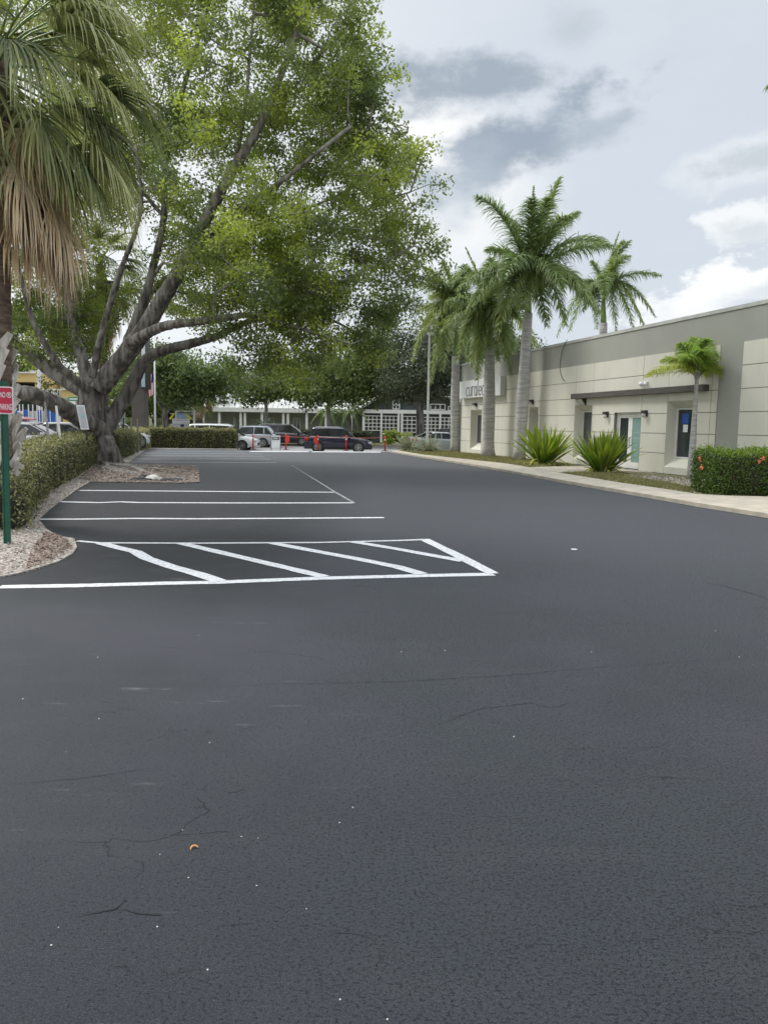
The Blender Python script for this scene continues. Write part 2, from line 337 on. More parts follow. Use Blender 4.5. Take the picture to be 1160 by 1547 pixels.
def quads(name, V, tint, m, parent=None, off=None):
    """V (N,4,3) array of quads, tint (N,) per quad"""
    V = np.asarray(V, dtype=np.float32); N = len(V)
    if off is not None: V = V - np.asarray(off, dtype=np.float32)
    me = bpy.data.meshes.new(name); me.vertices.add(4 * N); me.vertices.foreach_set('co', V.reshape(-1))
    me.loops.add(4 * N); me.loops.foreach_set('vertex_index', np.arange(4 * N, dtype=np.int32))
    me.polygons.add(N); me.polygons.foreach_set('loop_start', np.arange(0, 4 * N, 4, dtype=np.int32))
    try: me.polygons.foreach_set('loop_total', np.full(N, 4, dtype=np.int32))
    except Exception: pass
    a = me.attributes.new('tint', 'FLOAT', 'POINT'); a.data.foreach_set('value', np.repeat(np.asarray(tint, dtype=np.float32), 4))
    me.update(calc_edges=True); me.validate()
    return link(name, me, m, parent)
def unit(a): return a / (np.linalg.norm(a, axis=-1, keepdims=True) + 1e-9)
def leaf_quads(C, L, W, droop=.3, n=None):
    """rhombic leaves at centres C; returns (N,4,3)"""
    N = len(C); ax = unit(rng.normal(size=(N, 3)) + np.array([0, 0, -droop])); nn = unit(rng.normal(size=(N, 3)) + (np.array([0, 0, .8]) if n is None else n))
    sd = unit(np.cross(ax, nn)); l = (L * rng.uniform(.7, 1.3, N))[:, None] / 2; w = (W * rng.uniform(.7, 1.3, N))[:, None] / 2
    k = ax * l * .15
    return np.stack([C - ax * l, C + sd * w + k, C + ax * l, C - sd * w + k], 1)
def ribbon(mb, pts, w, z, closed=False):
    """flat line of paint along ground points"""
    P = [np.array(p[:2]) for p in pts]
    for i in range(len(P) - 1):
        d = P[i + 1] - P[i]; d = d / np.linalg.norm(d); n = np.array([-d[1], d[0]]) * w / 2
        e = d * .002
        a, b = P[i] - e, P[i + 1] + e
        zz = z + .0006 * (i % 2)
        mb.add([(*(a - n), zz), (*(b - n), zz), (*(b + n), zz), (*(a + n), zz)], [(0, 1, 2, 3)])
def strip_line(mb, pts, w, z):
    """continuous wobbly painted line"""
    P = np.array([p[:2] for p in pts]); n = len(P); vs = []
    for i in range(n):
        d = P[min(i + 1, n - 1)] - P[max(i - 1, 0)]; d /= np.linalg.norm(d); q = np.array([-d[1], d[0]])
        ww = w[i] if hasattr(w, '__len__') else w; ww = ww * random.uniform(.93, 1.07)
        vs += [(*(P[i] - q * ww / 2), z), (*(P[i] + q * ww / 2), z)]
    mb.add(vs, [(2 * i, 2 * i + 2, 2 * i + 3, 2 * i + 1) for i in range(n - 1)])
def lerp_pts(px, step=12):
    out = []
    for (a, b) in zip(px[:-1], px[1:]):
        k = max(2, int(math.hypot(b[0] - a[0], b[1] - a[1]) / step))
        for i in range(k): out.append((a[0] + (b[0] - a[0]) * i / k, a[1] + (b[1] - a[1]) * i / k))
    out.append(px[-1]); return out
def plane_poly(name, poly, z, m):
    mb = MB(); mb.add([(p[0], p[1], z) for p in poly], [tuple(range(len(poly)))]); o = mb.build(name, m)
    return o

# ------------------------------------------------------------------ ground
def struct(o): o['kind'] = 'structure'; return o
mb = MB(); mb.add([(-700, -300, -.17), (700, -300, -.17), (700, 1200, -.17), (-700, 1200, -.17)], [(0, 1, 2, 3)])
struct(mb.build('ground', 'ground'))
LEFTEDGE = [(0, 873), (30, 867.6), (62, 858.6), (88, 850), (110, 838), (117, 828), (113, 815), (88, 811), (72, 801), (59, 786), (65, 780), (77, 769), (96.5, 755), (121, 737), (138, 728),
            (206, 729), (270, 730), (302, 729), (300, 708), (297, 704), (203, 702.4), (194, 700.5), (206, 690), (222, 678)]
LE = [G(*p)[:2] for p in LEFTEDGE]
farL = G(222, 678.0)[:2]; farR = G(590, 683.5)[:2]
KERB = [(590, 683.6), (626, 690), (716.5, 704.8), (799, 720), (840, 728), (892, 737.5), (978, 752.5), (1060, 767), (1160, 783)]
KE = [G(*p)[:2] for p in KERB]
kd = KE[-1] - KE[-3]; kd /= np.linalg.norm(kd)
KE.append(KE[-1] + kd * 4 + np.array([.6, 0])); KE.append(KE[-1] + np.array([7, -4])); 
lot = [(-14, LE[0][1] - 2.2), (-3.2 + 0 * LE[0][0], LE[0][1] - .2)]
lot = [np.array([-16.0, LE[0][1] - 1.5])] + LE + [farR + np.array([0, 1.2])] + KE + [np.array([30, -12.]), np.array([-16., -12])]
# far left boundary of the lot follows the cross hedge
lot = [np.array(p) for p in lot]
i_far = 1 + len(LE) - 1
lot[i_far] = farL; lot.insert(i_far + 1, G(358, 679.0)[:2]); lot.insert(i_far + 2, G(380, 681.5)[:2] )
lmb = MB(); lmb.prism([tuple(p) for p in lot], -.16, 0.0)
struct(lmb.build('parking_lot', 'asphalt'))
# concrete gutter strip at the street mouth
for a, b in (((378, 682.3), (466, 682.6)), ((471, 682.8), (575, 683.4))):
    A = G(*a); B = G(*b)
    m_ = MB(); m_.prism([(A[0], A[1] - .55), (B[0], B[1] - .55), (B[0], B[1] + .75), (A[0], A[1] + .75)], -.1, .012); struct(m_.build('gutter', 'paint'))
# street
sy0, sy1 = 47.5, 67.5
m_ = MB(); m_.add([(-120, sy0 + 1.5, -.15), (120, sy0 + 1.5, -.15), (120, sy1, -.15), (-120, sy1, -.15)], [(0, 1, 2, 3)]); struct(m_.build('street', 'street'))
m_ = MB(); m_.box(-120, 120, sy1, sy1 + .35, -.16, -.03); struct(m_.build('kerb', 'concrete'))
m_ = MB(); m_.add([(farL[0] + 3, 46.5, -.012), (farR[0] + 1, 46.5, -.012), (farR[0] + 3, sy0 + 2.2, -.142), (farL[0] + 3, sy0 + 2.2, -.142)], [(0, 1, 2, 3)]); struct(m_.build('driveway_apron', 'street'))
# left planting bed
bedL = [tuple(p) for p in [np.array([-16., LE[0][1] - 1.5])] + LE + [G(358, 679.0)[:2], G(358, 677.0)[:2] + np.array([0, 2.]), G(215, 677)[:2] + np.array([-12, 2.]), np.array([-16., 30])]]
m_ = MB(); m_.prism(bedL, -.165, .018); bl = struct(m_.build('planting_bed', 'gravel'))
# worn patch of roots and mulch at the big tree
patch = [G(*p, .018)[:2] for p in [(118, 723), (139, 727.6), (206, 728.6), (270, 729.6), (301.4, 728.6), (299.4, 708), (296.5, 704.3), (203, 702.8), (190, 700), (176, 692), (150, 700)]]
m_ = MB(); m_.prism([tuple(p) for p in patch], .0, .026); struct(m_.build('mulch_patch', 'mulch'))
# right walk with kerb
WB = [(600, 680.3), (642, 687), (760, 699.4), (801, 705.9), (845, 714), (942, 729.7), (994, 737), (1052, 746), (1100, 748.5), (1160, 750)]
WBp = [G(*p, .1)[:2] for p in WB]
WBp += [WBp[-1] + np.array([1.0, 0]), WBp[-1] + np.array([6.5, -3.0])]
walk = KE + WBp[::-1]
m_ = MB(); m_.prism([tuple(p) for p in walk], -.16, .1); w_ = m_.build('sidewalk', 'concrete', bevel=.012); struct(w_)
# thin dark strip on the asphalt along the foot of the kerb
tm = MB(); strip_line(tm, [p + np.array([-.05, -.03]) for p in KE[:-1]], .12, .004); struct(tm.build('kerb_foot_strip', 'tarchunk'))

# ------------------------------------------------------------------ dispensary building on the right
YAW = R(15.0)
U = np.array([-math.sin(YAW), math.cos(YAW), 0]); NN = np.array([-math.cos(YAW), -math.sin(YAW), 0])
B0 = G(964.5, 711, .1)
def FS(px, py, off=0.0):
    d = ray(px, py); o = B0 + NN * off
    t = ((o - CAM) @ NN) / (d @ NN); P = CAM + d * t
    return float((P - B0) @ U), float(P[2])
def FSs(px, off=0.0):   # s at mid height
    return FS(px, 640, off)[0]
ZB = .1
TOP = (FS(740, 541.4)[1] + FS(1116, 460)[1]) / 2
BAND = FS(1005, 533.3)[1]
SFAR = FSs(694.5); SNEAR = -31.0
PH = (BAND - ZB) / 6
bld = thing('commercial_building', 'long cream panelled building with taupe parapet and a white sign box at its far end', 'building', (B0[0], B0[1], 0), YAW + math.pi / 2)
def cut(rects, holes):
    for (h0, h1, g0, g1) in holes:
        out = []
        for (a0, a1, b0, b1) in rects:
            if h1 <= a0 or h0 >= a1 or g1 <= b0 or g0 >= b1: out.append((a0, a1, b0, b1)); continue
            if a0 < h0: out.append((a0, h0, b0, b1))
            if h1 < a1: out.append((h1, a1, b0, b1))
            m0, m1 = max(a0, h0), min(a1, h1)
            if b0 < g0: out.append((m0, m1, b0, g0))
            if g1 < b1: out.append((m0, m1, g1, b1))
        rects = out
    return rects
wins = []
z4t = FS(1008, 606)[1]; z4b = FS(1003, 705)[1]
for px_far, px_near in ((1006.5, 1052), (867.5, 893.8), (799, 812.5), (711, 727.5)):
    wins.append((FSs(px_near), FSs(px_far), z4b, z4t))
door = (FSs(968), FSs(927.5), ZB + .02, FS(950, 623)[1])
holes = wins + [door]
mb = MB()
for (a0, a1, b0, b1) in cut([(SNEAR, SFAR, ZB - .2, TOP - .12)], holes): mb.box(a0, a1, -.30, 0, b0, b1)
mb.box(SNEAR, SFAR, -18.0, -17.7, 0, TOP - .12); mb.box(SNEAR, SNEAR + .3, -17.69, -.31, 0, TOP - .12); mb.box(SFAR - .3, SFAR, -17.69, -.31, 0, TOP - .12)
mb.box(SNEAR + .31, SFAR - .31, -17.69, -.31, TOP - .9, TOP - .7)
mb.build('wall', 'taupe', bld)
mb = MB(); 
mb.box(SNEAR - .04, SFAR + .04, -.34, .03, TOP - .12, TOP); mb.box(SFAR - .3, SFAR + .04, -18, -.34, TOP - .12, TOP); mb.build('coping', 'copingmat', bld)
# cream panels, 2 cm proud, with open joints
P1a, P1b = FSs(1081.5), SFAR - .25
P2b = FSs(1115.5)
vj = [P1a, FSs(1072), FSs(1007), FSs(968.2), FSs(894.6), FSs(868), FSs(813.5), FSs(759), FSs(728), P1b]
zs = [ZB + PH * i for i in range(7)]
g = .012
rects = []
for a, b in zip(vj[:-1], vj[1:]):
    for i in range(6): rects.append((a + g, b - g, zs[i] + (g if i else 0), zs[i + 1] - (g if i < 5 else 0)))
vj2 = [SNEAR + .5 + 3.4 * k for k in range(20) if SNEAR + .5 + 3.4 * k < P2b - 1.5] + [P2b]
for a, b in zip(vj2[:-1], vj2[1:]):
    for i in range(6): rects.append((a + g, b - g, zs[i] + (g if i else 0), zs[i + 1] - (g if i < 5 else 0)))
mb = MB()
for (a0, a1, b0, b1) in cut(rects, holes): mb.box(a0, a1, .002, .022, b0, b1)
mb.build('wall_panel', 'cream', bld)
mb = MB()
for (a0, a1, b0, b1) in cut([(P1a, P1b, ZB, BAND), (vj2[0], P2b, ZB, BAND)], holes): mb.box(a0 + .003, a1 - .003, 0.0005, .006, b0, b1)
mb.build('panel_joint', 'joint', bld)  # dark backing sheet that shows in the open joints
for i, (s0, s1, z0, z1) in enumerate(wins):
    d = -.38; i0, i1, j0, j1 = s0 + .1, s1 - .08, z0 + .33, z1 - .26
    rv = MB(); o_ = [(s0, .022, z0), (s1, .022, z0), (s1, .022, z1), (s0, .022, z1)]; n_ = [(i0, d, j0), (i1, d, j0), (i1, d, j1), (i0, d, j1)]
    rv.add(o_ + n_, [(0, 1, 5, 4), (1, 2, 6, 5), (2, 3, 7, 6), (3, 0, 4, 7)])
    w = MB(); fr = .05
    for a in ((i0, i0 + fr, j0, j1), (i1 - fr, i1, j0, j1), (i0 + fr, i1 - fr, j0, j0 + fr), (i0 + fr, i1 - fr, j1 - fr, j1)):
        w.box(a[0], a[1], d - .05, d + .03, a[2], a[3])
    wo_ = w.build('window', 'whitepaint', bld)
    rv.build('window_reveal', 'cream', wo_)
    p = MB(); p.box(i0 + fr, i1 - fr, d - .03, d - .02, j0 + fr, j1 - fr); p.build('pane', 'glass', wo_)
    if i == 0:
        p = MB(); xm = i0 + (i1 - i0) * .60; p.box(xm, xm + .26, d - .018, d - .012, j0 + .95, j0 + 1.22); p.build('notice', 'signwhite', wo_)
        p = MB(); p.box(xm - .02, xm + .34, d - .018, d - .013, j0 + 1.26, j0 + 1.62); p.build('poster', 'blue', wo_)
    else:
        p = MB()
        k = i0 + fr + .02
        while k < i1 - fr - .05:
            p.box(k, k + .05, d - .019, d - .014, j0 + fr, j1 - fr - (.0)); k += .11
        p.build('blind', 'greytext', wo_)
# door
s0, s1, z0, z1 = door; sm = (s0 + s1) / 2
dd = -.16
rv = MB(); rv.add([(s0, .022, z0), (s1, .022, z0), (s1, .022, z1), (s0, .022, z1), (s0, -.3, z0), (s1, -.3, z0), (s1, -.3, z1), (s0, -.3, z1)], [(0, 1, 5, 4), (1, 2, 6, 5), (2, 3, 7, 6), (3, 0, 4, 7)])
fr = MB(); fr.box(s0 + .01, s0 + .07, dd - .05, dd + .05, z0, z1 - .01); fr.box(s1 - .07, s1 - .01, dd - .05, dd + .05, z0, z1 - .01); fr.box(s0 + .07, s1 - .07, dd - .05, dd + .05, z1 - .08, z1 - .01)
dfo = fr.build('door_frame', 'whitepaint', bld); rv.build('door_reveal', 'cream', dfo)
for k, (a, b, gm) in enumerate(((sm + .005, s1 - .075, 'glass'), (s0 + .075, sm - .005, 'teal'))):
    w = MB(); st = .13
    w.box(a, a + st, dd - .02, dd + .02, z0 + .02, z1 - .085); w.box(b - st, b, dd - .02, dd + .02, z0 + .02, z1 - .085)
    w.box(a + st, b - st, dd - .02, dd + .02, z0 + .02, z0 + .27); w.box(a + st, b - st, dd - .02, dd + .02, z1 - .215, z1 - .085)
    dr = w.build('door', 'whitepaint', bld); dr['label'] = ('white door leaf with dark clear glass', 'white door leaf with teal film behind its glass')[k]
    p = MB(); p.box(a + st, b - st, dd - .005, dd + .003, z0 + .27, z1 - .215); p.build('pane', gm, dr)
    h = MB(); hx = a + .065 if k == 0 else b - .065
    h.tube([(hx, dd + .02, z0 + .95), (hx, dd + .075, z0 + .95), (hx, dd + .075, z0 + 1.25), (hx, dd + .02, z0 + 1.25)], .016, 8); h.build('handle', 'galv', dr)
    if k == 1:
        LW = (a + st, b - st)
        dteal = dr
# stroke lettering
def arc(cx, cy, r, a0, a1, n=14, ry=None):
    ry = ry or r
    return [(cx + r * math.cos(R(a0 + (a1 - a0) * i / n)), cy + ry * math.sin(R(a0 + (a1 - a0) * i / n))) for i in range(n + 1)]
GL = {
 'c': ([arc(.5, .5, .42, 50, 310, ry=.5)], 1.0),
 'u': ([[(.08, 1), (.08, .4)] + arc(.45, .4, .37, 180, 360, ry=.4) + [(.82, 1)], [(.82, .4), (.82, 0)]], 1.0),
 'r': ([[(.1, 0), (.1, 1)], [(.1, .6)] + arc(.5, .6, .4, 180, 60, ry=.45)], .8),
 'a': ([arc(.45, .5, .4, 0, 360, 20, ry=.5), [(.85, 1), (.85, 0)]], 1.0),
 'l': ([[(.15, 1.5), (.15, 0)]], .4),
 'e': ([[(.08, .5), (.9, .5)] + arc(.49, .5, .41, 0, 315, 18, ry=.5)], 1.05),
 'f': ([[(.25, 0), (.25, 1.15)] + arc(.55, 1.15, .3, 180, 75, ry=.35), [(.0, .9), (.6, .9)]], .7),
 'h': ([[(.1, 1.5), (.1, 0)], [(.1, .55)] + arc(.45, .55, .35, 180, 0, ry=.4) + [(.8, 0)]], .95),
 'o': ([arc(.5, .5, .42, 0, 360, 20, ry=.5)], 1.1),
 's': ([arc(.4, .75, .3, 40, 270, ry=.25) + arc(.4, .25, .3, 90, -140, ry=.25)], .85),
}
def lettering(word, x0, y, z, hx, hz, w, thick, flip=True):
    """strokes as thin flat bars on the plane y; x runs backwards along the facade (far = left)"""
    mb = MB(); x = 0.0
    for ch in word:
        strokes, adv = GL[ch]
        for st in strokes:
            for (a, b) in zip(st[:-1], st[1:]):
                A = np.array([-(x + a[0]) * hx, a[1] * hz]); B = np.array([-(x + b[0]) * hx, b[1] * hz]); d = B - A; L_ = np.linalg.norm(d)
                if L_ < 1e-6: continue
                d /= L_; n = np.array([-d[1], d[0]]) * w / 2; A = A - d * w * .3; B = B + d * w * .3
                q = [A - n, B - n, B + n, A + n]
                vs = [(x0 + p[0], y, z + p[1]) for p in q] + [(x0 + p[0], y + thick, z + p[1]) for p in q]
                mb.add(vs, [(0, 1, 2, 3), (4, 5, 6, 7), (0, 1, 5, 4), (1, 2, 6, 5), (2, 3, 7, 6), (3, 0, 4, 7)])
        x += adv + .12
    return mb
lw = LW[1] - LW[0]
lettering('curaleaf', LW[1] - .06, dd + .006, z0 + 1.52, lw * .098, .085, .012, .003).build('lettering', 'teal_light', dteal)
mc = (LW[0] + LW[1]) / 2
for k, (zz, wd, hh_) in enumerate(((1.46, .8, .014), (1.22, .5, .022), (1.09, .3, .02), (.95, .26, .02), (.74, .5, .05), (.67, .5, .02), (.56, .3, .02))):
    mb = MB(); mb.box(mc - wd * lw / 2, mc + wd * lw / 2, dd + .006, dd + .008, z0 + zz, z0 + zz + hh_); mb.build('print_line', 'teal_light', dteal)
# timber beam
sa, za = FS(861.8, 595, .25); sb_, zb_ = FS(1062, 581.5, .25)
zbt = (FS(861.8, 594.6, .25)[1] + FS(1062, 581.2, .25)[1]) / 2; zbb = (FS(862, 602.6, .25)[1] + FS(1062, 590.6, .25)[1]) / 2
mb = MB(); mb.box(sb_, sa, .023, .25, zbb, zbt); mb.build('timber_canopy', 'beam', bld, bevel=.01)
# wall lamps
def wall_lamp(px, py, kind):
    s, z = FS(px, py, .05)
    b_ = MB()
    w = {'cut': .16, 'flood': .26, 'jar': .085}[kind]
    if kind == 'jar':
        b_.box(s - w, s + w, .022, .06, z - .08, z + .16); b_.box(s - w - .01, s + w + .01, .06, .22, z + .04, z + .15)
        o = b_.build('wall_lamp', 'darkmetal', bld, bevel=.01); l = MB(); l.tube([(s, .14, z + .04), (s, .14, z - .12)], [.075, .07], 12); l.build('lamp_lens', 'lens', o, True)
    else:
        h = w * .75
        b_.add([(s - w, .022, z - h), (s + w, .022, z - h), (s + w, .022, z + h), (s - w, .022, z + h), (s - w, .26, z + h * .55), (s + w, .26, z + h * .55), (s + w, .20, z + h), (s - w, .20, z + h)],
               [(0, 1, 5, 4), (1, 2, 3), (1, 3, 7), (1, 7, 6, 5)] + [(0, 4, 7, 3), (3, 7, 6, 2), (1, 2, 6, 5), (4, 5, 6, 7)])
        o = b_.build('wall_lamp', 'darkmetal', bld); l = MB(); l.add([(s - w * .85, .05, z - h * .95), (s + w * .85, .05, z - h * .95), (s + w * .85, .245, z + h * .35), (s - w * .85, .245, z + h * .35)], [(0, 1, 2, 3)])
        l.build('lamp_lens', 'lens', o)
wall_lamp(718.5, 612, 'cut'); wall_lamp(803, 607.5, 'cut'); wall_lamp(880, 606, 'flood'); wall_lamp(916.5, 627.5, 'jar'); wall_lamp(975, 626, 'jar')
for px in (966.5, 973):
    s, z = FS(px, 580, .15); mb = MB(); mb.box(s - .04, s + .04, .022, .16, z + .05, z + .09); mb.tube([(s, .12, z + .06), (s, .12, z - .02), (s, .12, z - .09)], [.07, .075, .03], 12); mb.build('security_camera', 'whitepaint', bld, True)
# sign box
sa, za = FS(694.2, 577, .32); sb_, zb_ = FS(756, 570, .32)
zt = (FS(695, 577.0, .32)[1] + FS(755, 568.0, .32)[1]) / 2; zbm = (FS(695, 602.5, .32)[1] + FS(755, 597, .32)[1]) / 2
sgn = MB(); sgn.box(sb_, sa, .023, .32, zbm, zt); so = sgn.build('sign_box', 'signbox', bld, bevel=.01)
sl = FS(704, 590, .33)[0]; sr = FS(734, 590, .33)[0]
hx = (sl - sr) / 7.0
lz = FS(704, 598.6, .33)[1]; hz = (FS(704, 585.5, .33)[1] - lz)
lettering('curaleaf', sl, .321, lz, hx * .93, hz, .05, .02).build('lettering', 'greytext', so)
# loose cable
cabl = [FS(x, y, .04) for x, y in ((857, 513), (852, 521), (848.5, 532), (846, 545), (845.5, 556), (847, 566), (850, 573), (853.5, 576))]
mb = MB(); mb.tube([(s, .045, z) for s, z in cabl], .012, 6); mb.build('cable', 'rubber', bld)

# right planting beds
def bed(poly_px, z=.07):
    pts = [tuple(G(*p, z)[:2]) if not isinstance(p, np.ndarray) else tuple(p[:2]) for p in poly_px]; m_ = MB(); m_.prism(pts, -.165, z); return struct(m_.build('planting_bed', 'bed'))
def FW2(px_s, off=.03): return (B0 + U * px_s + NN * off)[:2]
bed([(600.5, 680.6), (642, 687.3), (760, 699.7), (801, 706.3), np.array(FW2(FSs(895))), np.array(FW2(SFAR)), np.array(FW2(SFAR) + U[:2] * 3)])
bed([(846, 714.4), (942, 730.2), (994, 737.4), (1052, 746.4), (1160, 750.5), np.array(FW2(-9.5)), np.array(FW2(-3.0)), (985, 714.4), (922, 711.5)], .075)
m_ = MB(); pp = [tuple(G(*p, .08)[:2]) for p in ((801, 706.2), (845, 714.3), (922, 711.2), (986, 714.3))] + [tuple(FW2(FSs(985))), tuple(FW2(FSs(893)))]
m_.prism(pp, -.165, .095); struct(m_.build('path', 'concrete'))

# ------------------------------------------------------------------ painted lines
def painted(px, w, m='paint', jit=.0, z=.004):
    pts = [G(*p) for p in lerp_pts(px)]
    mb = MB(); strip_line(mb, pts, w, z); o = mb.build('painted_line', m); struct(o); return o
painted([(0, 887), (120, 885), (250, 881.5), (330, 880), (480, 874), (640, 870), (745, 867.8)], .165)
painted([(117, 817.5), (150, 820.5), (300, 821), (480, 820), (600, 817), (641, 815.5)], .10, z=.005)
painted([(640, 814.8), (690, 839), (744, 867)], .165, z=.006)
painted([(153, 821), (175, 827), (205, 834), (222, 844), (260, 857), (300, 868), (333, 879)], .175, z=.007)
painted([(273, 821), (320, 832), (380, 846), (440, 860), (490, 872)], .165, z=.007)
painted([(412, 821), (470, 832), (540, 845), (600, 857), (638, 868)], .165, z=.007)
painted([(534, 819), (600, 830), (660, 841), (700, 848)], .165, z=.007)
painted([(60, 784.6), (120, 784.5), (200, 783.5), (300, 784), (430, 783.3), (580, 782.2)], .15)
painted([(92, 758.2), (150, 759.5), (183, 758.3), (210, 759.4), (350, 760), (450, 760), (535, 759.8)], .17)
painted([(120, 741), (250, 742), (400, 743.2), (506, 743.8)], .18)
for (a, b) in (((200, 698.2), (418, 699.0)), ((205, 693.3), (409, 693.6)), ((212, 688.4), (399, 689.3)), ((219, 684.6), (395, 685.8)), ((226, 681.2), (388, 682.4))):
    painted([a, b], .26, 'paintmid')
painted([(506, 743.5), (520, 751.5), (535, 760)], .07, 'paintworn', z=.006)
painted([(441, 703), (470, 721), (492, 734.5), (506, 743.5)], .05, 'paintworn')
MT['crackfill'] = mat('dark_crack', (.010, .011, .013), .95, scale=9, rgb2=(.016, .018, .02))  # dark colour of the cracks themselves
def crack(px, w):
    P_ = lerp_pts(px, 7); n = len(P_); P_ = [(a + random.uniform(-1, 1) * 1.2, b + random.uniform(-1, 1) * .8) for a, b in P_]
    mb = MB(); strip_line(mb, [G(*q) for q in P_], [w * (.15 + .85 * math.sin(math.pi * min(1, max(0, (i + .3) / n)))) * random.uniform(.5, 1.2) for i in range(n)], .0025); o = mb.build('asphalt_crack', 'crackfill'); struct(o)
for px, w in (([(300, 1040), (420, 1034), (600, 1030), (760, 1021), (900, 1009), (1040, 1000), (1160, 990)], .006), ([(125, 1384), (150, 1379), (178, 1373), (190, 1358)], .008), ([(184, 1374), (205, 1380), (225, 1382), (247, 1383)], .007),
    ([(172, 1460), (192, 1461), (197, 1470)], .004), ([(330, 1400), (350, 1398), (380, 1396)], .0035), ([(1055, 878), (1085, 884), (1112, 890), (1140, 899), (1160, 906)], .02), ([(960, 1172), (1000, 1175), (1045, 1176)], .006),
    ([(480, 1412), (500, 1408), (540, 1412), (570, 1420)], .003), ([(470, 1440), (482, 1470), (486, 1500)], .003), ([(0, 1186), (40, 1183), (80, 1180), (125, 1176), (240, 1160)], .004), ([(650, 1100), (720, 1072), (800, 1062), (830, 1070), (880, 1058)], .006), ([(300, 1465), (270, 1470), (240, 1474)], .003)): crack(px, w)
#SPLIT
# ------------------------------------------------------------------ broadleaf trees
class Skel:
    """limbs as given polylines, then twigs grown to leaf cluster centres"""
    def __init__(s): s.P = []; s.par = []; s.rad = []; s.paths = []; s.fixed = []
    def limb(s, pts, r0, r1, sub=6, start=None):
        pts = [np.array(p, float) for p in pts]
        dense = []
        n = len(pts)
        for i in range(n - 1):                      # catmull-rom
            p0, p1, p2, p3 = pts[max(i - 1, 0)], pts[i], pts[i + 1], pts[min(i + 2, n - 1)]
            for k in range(sub):
                t = k / sub
                dense.append(.5 * ((2 * p1) + (-p0 + p2) * t + (2 * p0 - 5 * p1 + 4 * p2 - p3) * t * t + (-p0 + 3 * p1 - 3 * p2 + p3) * t ** 3))
        dense.append(pts[-1]); m = len(dense); prev = -1; ids = []
        for i, p in enumerate(dense):
            s.P.append(p); s.par.append(prev); rr = r0 + (r1 - r0) * (i / (m - 1)) ** .8
            s.rad.append(rr); s.fixed.append(True); prev = len(s.P) - 1; ids.append(prev)
        s.paths.append(ids)
    def grow(s, C, minr=.02, zmin_start=-1e9, tip=.011, skip_r=9):
        base = np.array(s.P)
        ok = np.array([r < skip_r for r in s.rad])
        P = np.zeros((len(s.P) + 7 * len(C), 3)); P[:len(base)] = base; okk = np.zeros(len(P), bool); okk[:len(base)] = ok; n = len(base)
        d0 = np.array([np.min(np.sum((base[ok] - c) ** 2, 1)) for c in C]); order = np.argsort(d0)
        for j in order:
            c = C[j]; D = P[:n] - c
            dist = np.sqrt((D ** 2).sum(1)) + np.maximum(0, D[:, 2]) * .5; dist[~okk[:n]] = 1e9
            k = int(np.argmin(dist)); a = P[k].copy(); L = np.linalg.norm(c - a)
            ns = int(min(5, max(1, L / .6))); ids = [k]; bend = rng.normal(size=3) * L * .10
            for i in range(1, ns + 1):
                t = i / ns; q = a + (c - a) * t + bend * math.sin(math.pi * t) + (rng.normal(size=3) * .03 * L if i < ns else 0)
                s.P.append(q); P[n] = q; okk[n] = True; n += 1
                s.par.append(ids[-1]); s.rad.append(tip); s.fixed.append(False); ids.append(len(s.P) - 1)
            s.paths.append(ids)
        cnt = np.zeros(len(s.P))
        kids = np.zeros(len(s.P), int)
        for i in range(len(s.P) - 1, -1, -1):
            if not s.fixed[i]:
                cnt[i] = max(cnt[i], 1)
                if s.par[i] >= 0: cnt[s.par[i]] += cnt[i] if kids[s.par[i]] >= 0 else 0
        for i in range(len(s.P)):
            if not s.fixed[i]: s.rad[i] = tip * cnt[i] ** .42
    def mesh(s, name, m, parent, off, nbig=12, merge=False):
        mb = MB(); tw = MB() if merge else mb
        for ids in s.paths:
            pts = [s.P[i] for i in ids]; rr = [s.rad[i] for i in ids]; fixed = s.fixed[ids[-1]]
            if not fixed: rr[0] = min(rr[0], rr[1] * 1.3)
            n = nbig if rr[0] > .15 else (6 if rr[0] > .04 else 4)
            if merge and not fixed: tw.tube(pts, rr, n, cap=False)
            elif merge:
                mb.tube(pts, [max(r, .05) for r in rr], n, cap=True)
                k = next((i for i, r in enumerate(rr) if r < .075), len(rr) - 2)
                tw.tube(pts[k:], rr[k:], 6, cap=True) if k < len(rr) - 1 else None
            else: mb.tube(pts, rr, n, cap=rr[0] > .1)
        o = mb.build(name, m, parent, smooth=True, off=off)
        if merge:
            r_ = o.modifiers.new('remesh', 'REMESH'); r_.mode = 'VOXEL'; r_.voxel_size = .045; r_.use_smooth_shade = True
            sm = o.modifiers.new('smooth', 'SMOOTH'); sm.iterations = 4; sm.factor = .6
            tx = bpy.data.textures.new('bark_relief', 'CLOUDS'); tx.noise_scale = .16; tx.noise_depth = 3
            dp = o.modifiers.new('relief', 'DISPLACE'); dp.texture = tx; dp.strength = .07; dp.mid_level = .6; dp.texture_coords = 'GLOBAL'
            tw.build('branches', 'twig', parent, smooth=True, off=off)
        return o
def ell_points(els, n, edge=.35):
    """points in a union of ellipsoids, denser to the outside; els rows: centre(3), radii(3), weight"""
    out = []; w = np.array([e[6] for e in els]); w = w / w.sum()
    for e, k in zip(els, rng.multinomial(n, w)):
        d = unit(rng.normal(size=(k, 3))); r = rng.uniform(edge ** 3, 1, k) ** (1 / 3)
        out.append(np.array(e[:3]) + d * r[:, None] * np.array(e[3:6]))
    return np.concatenate(out)
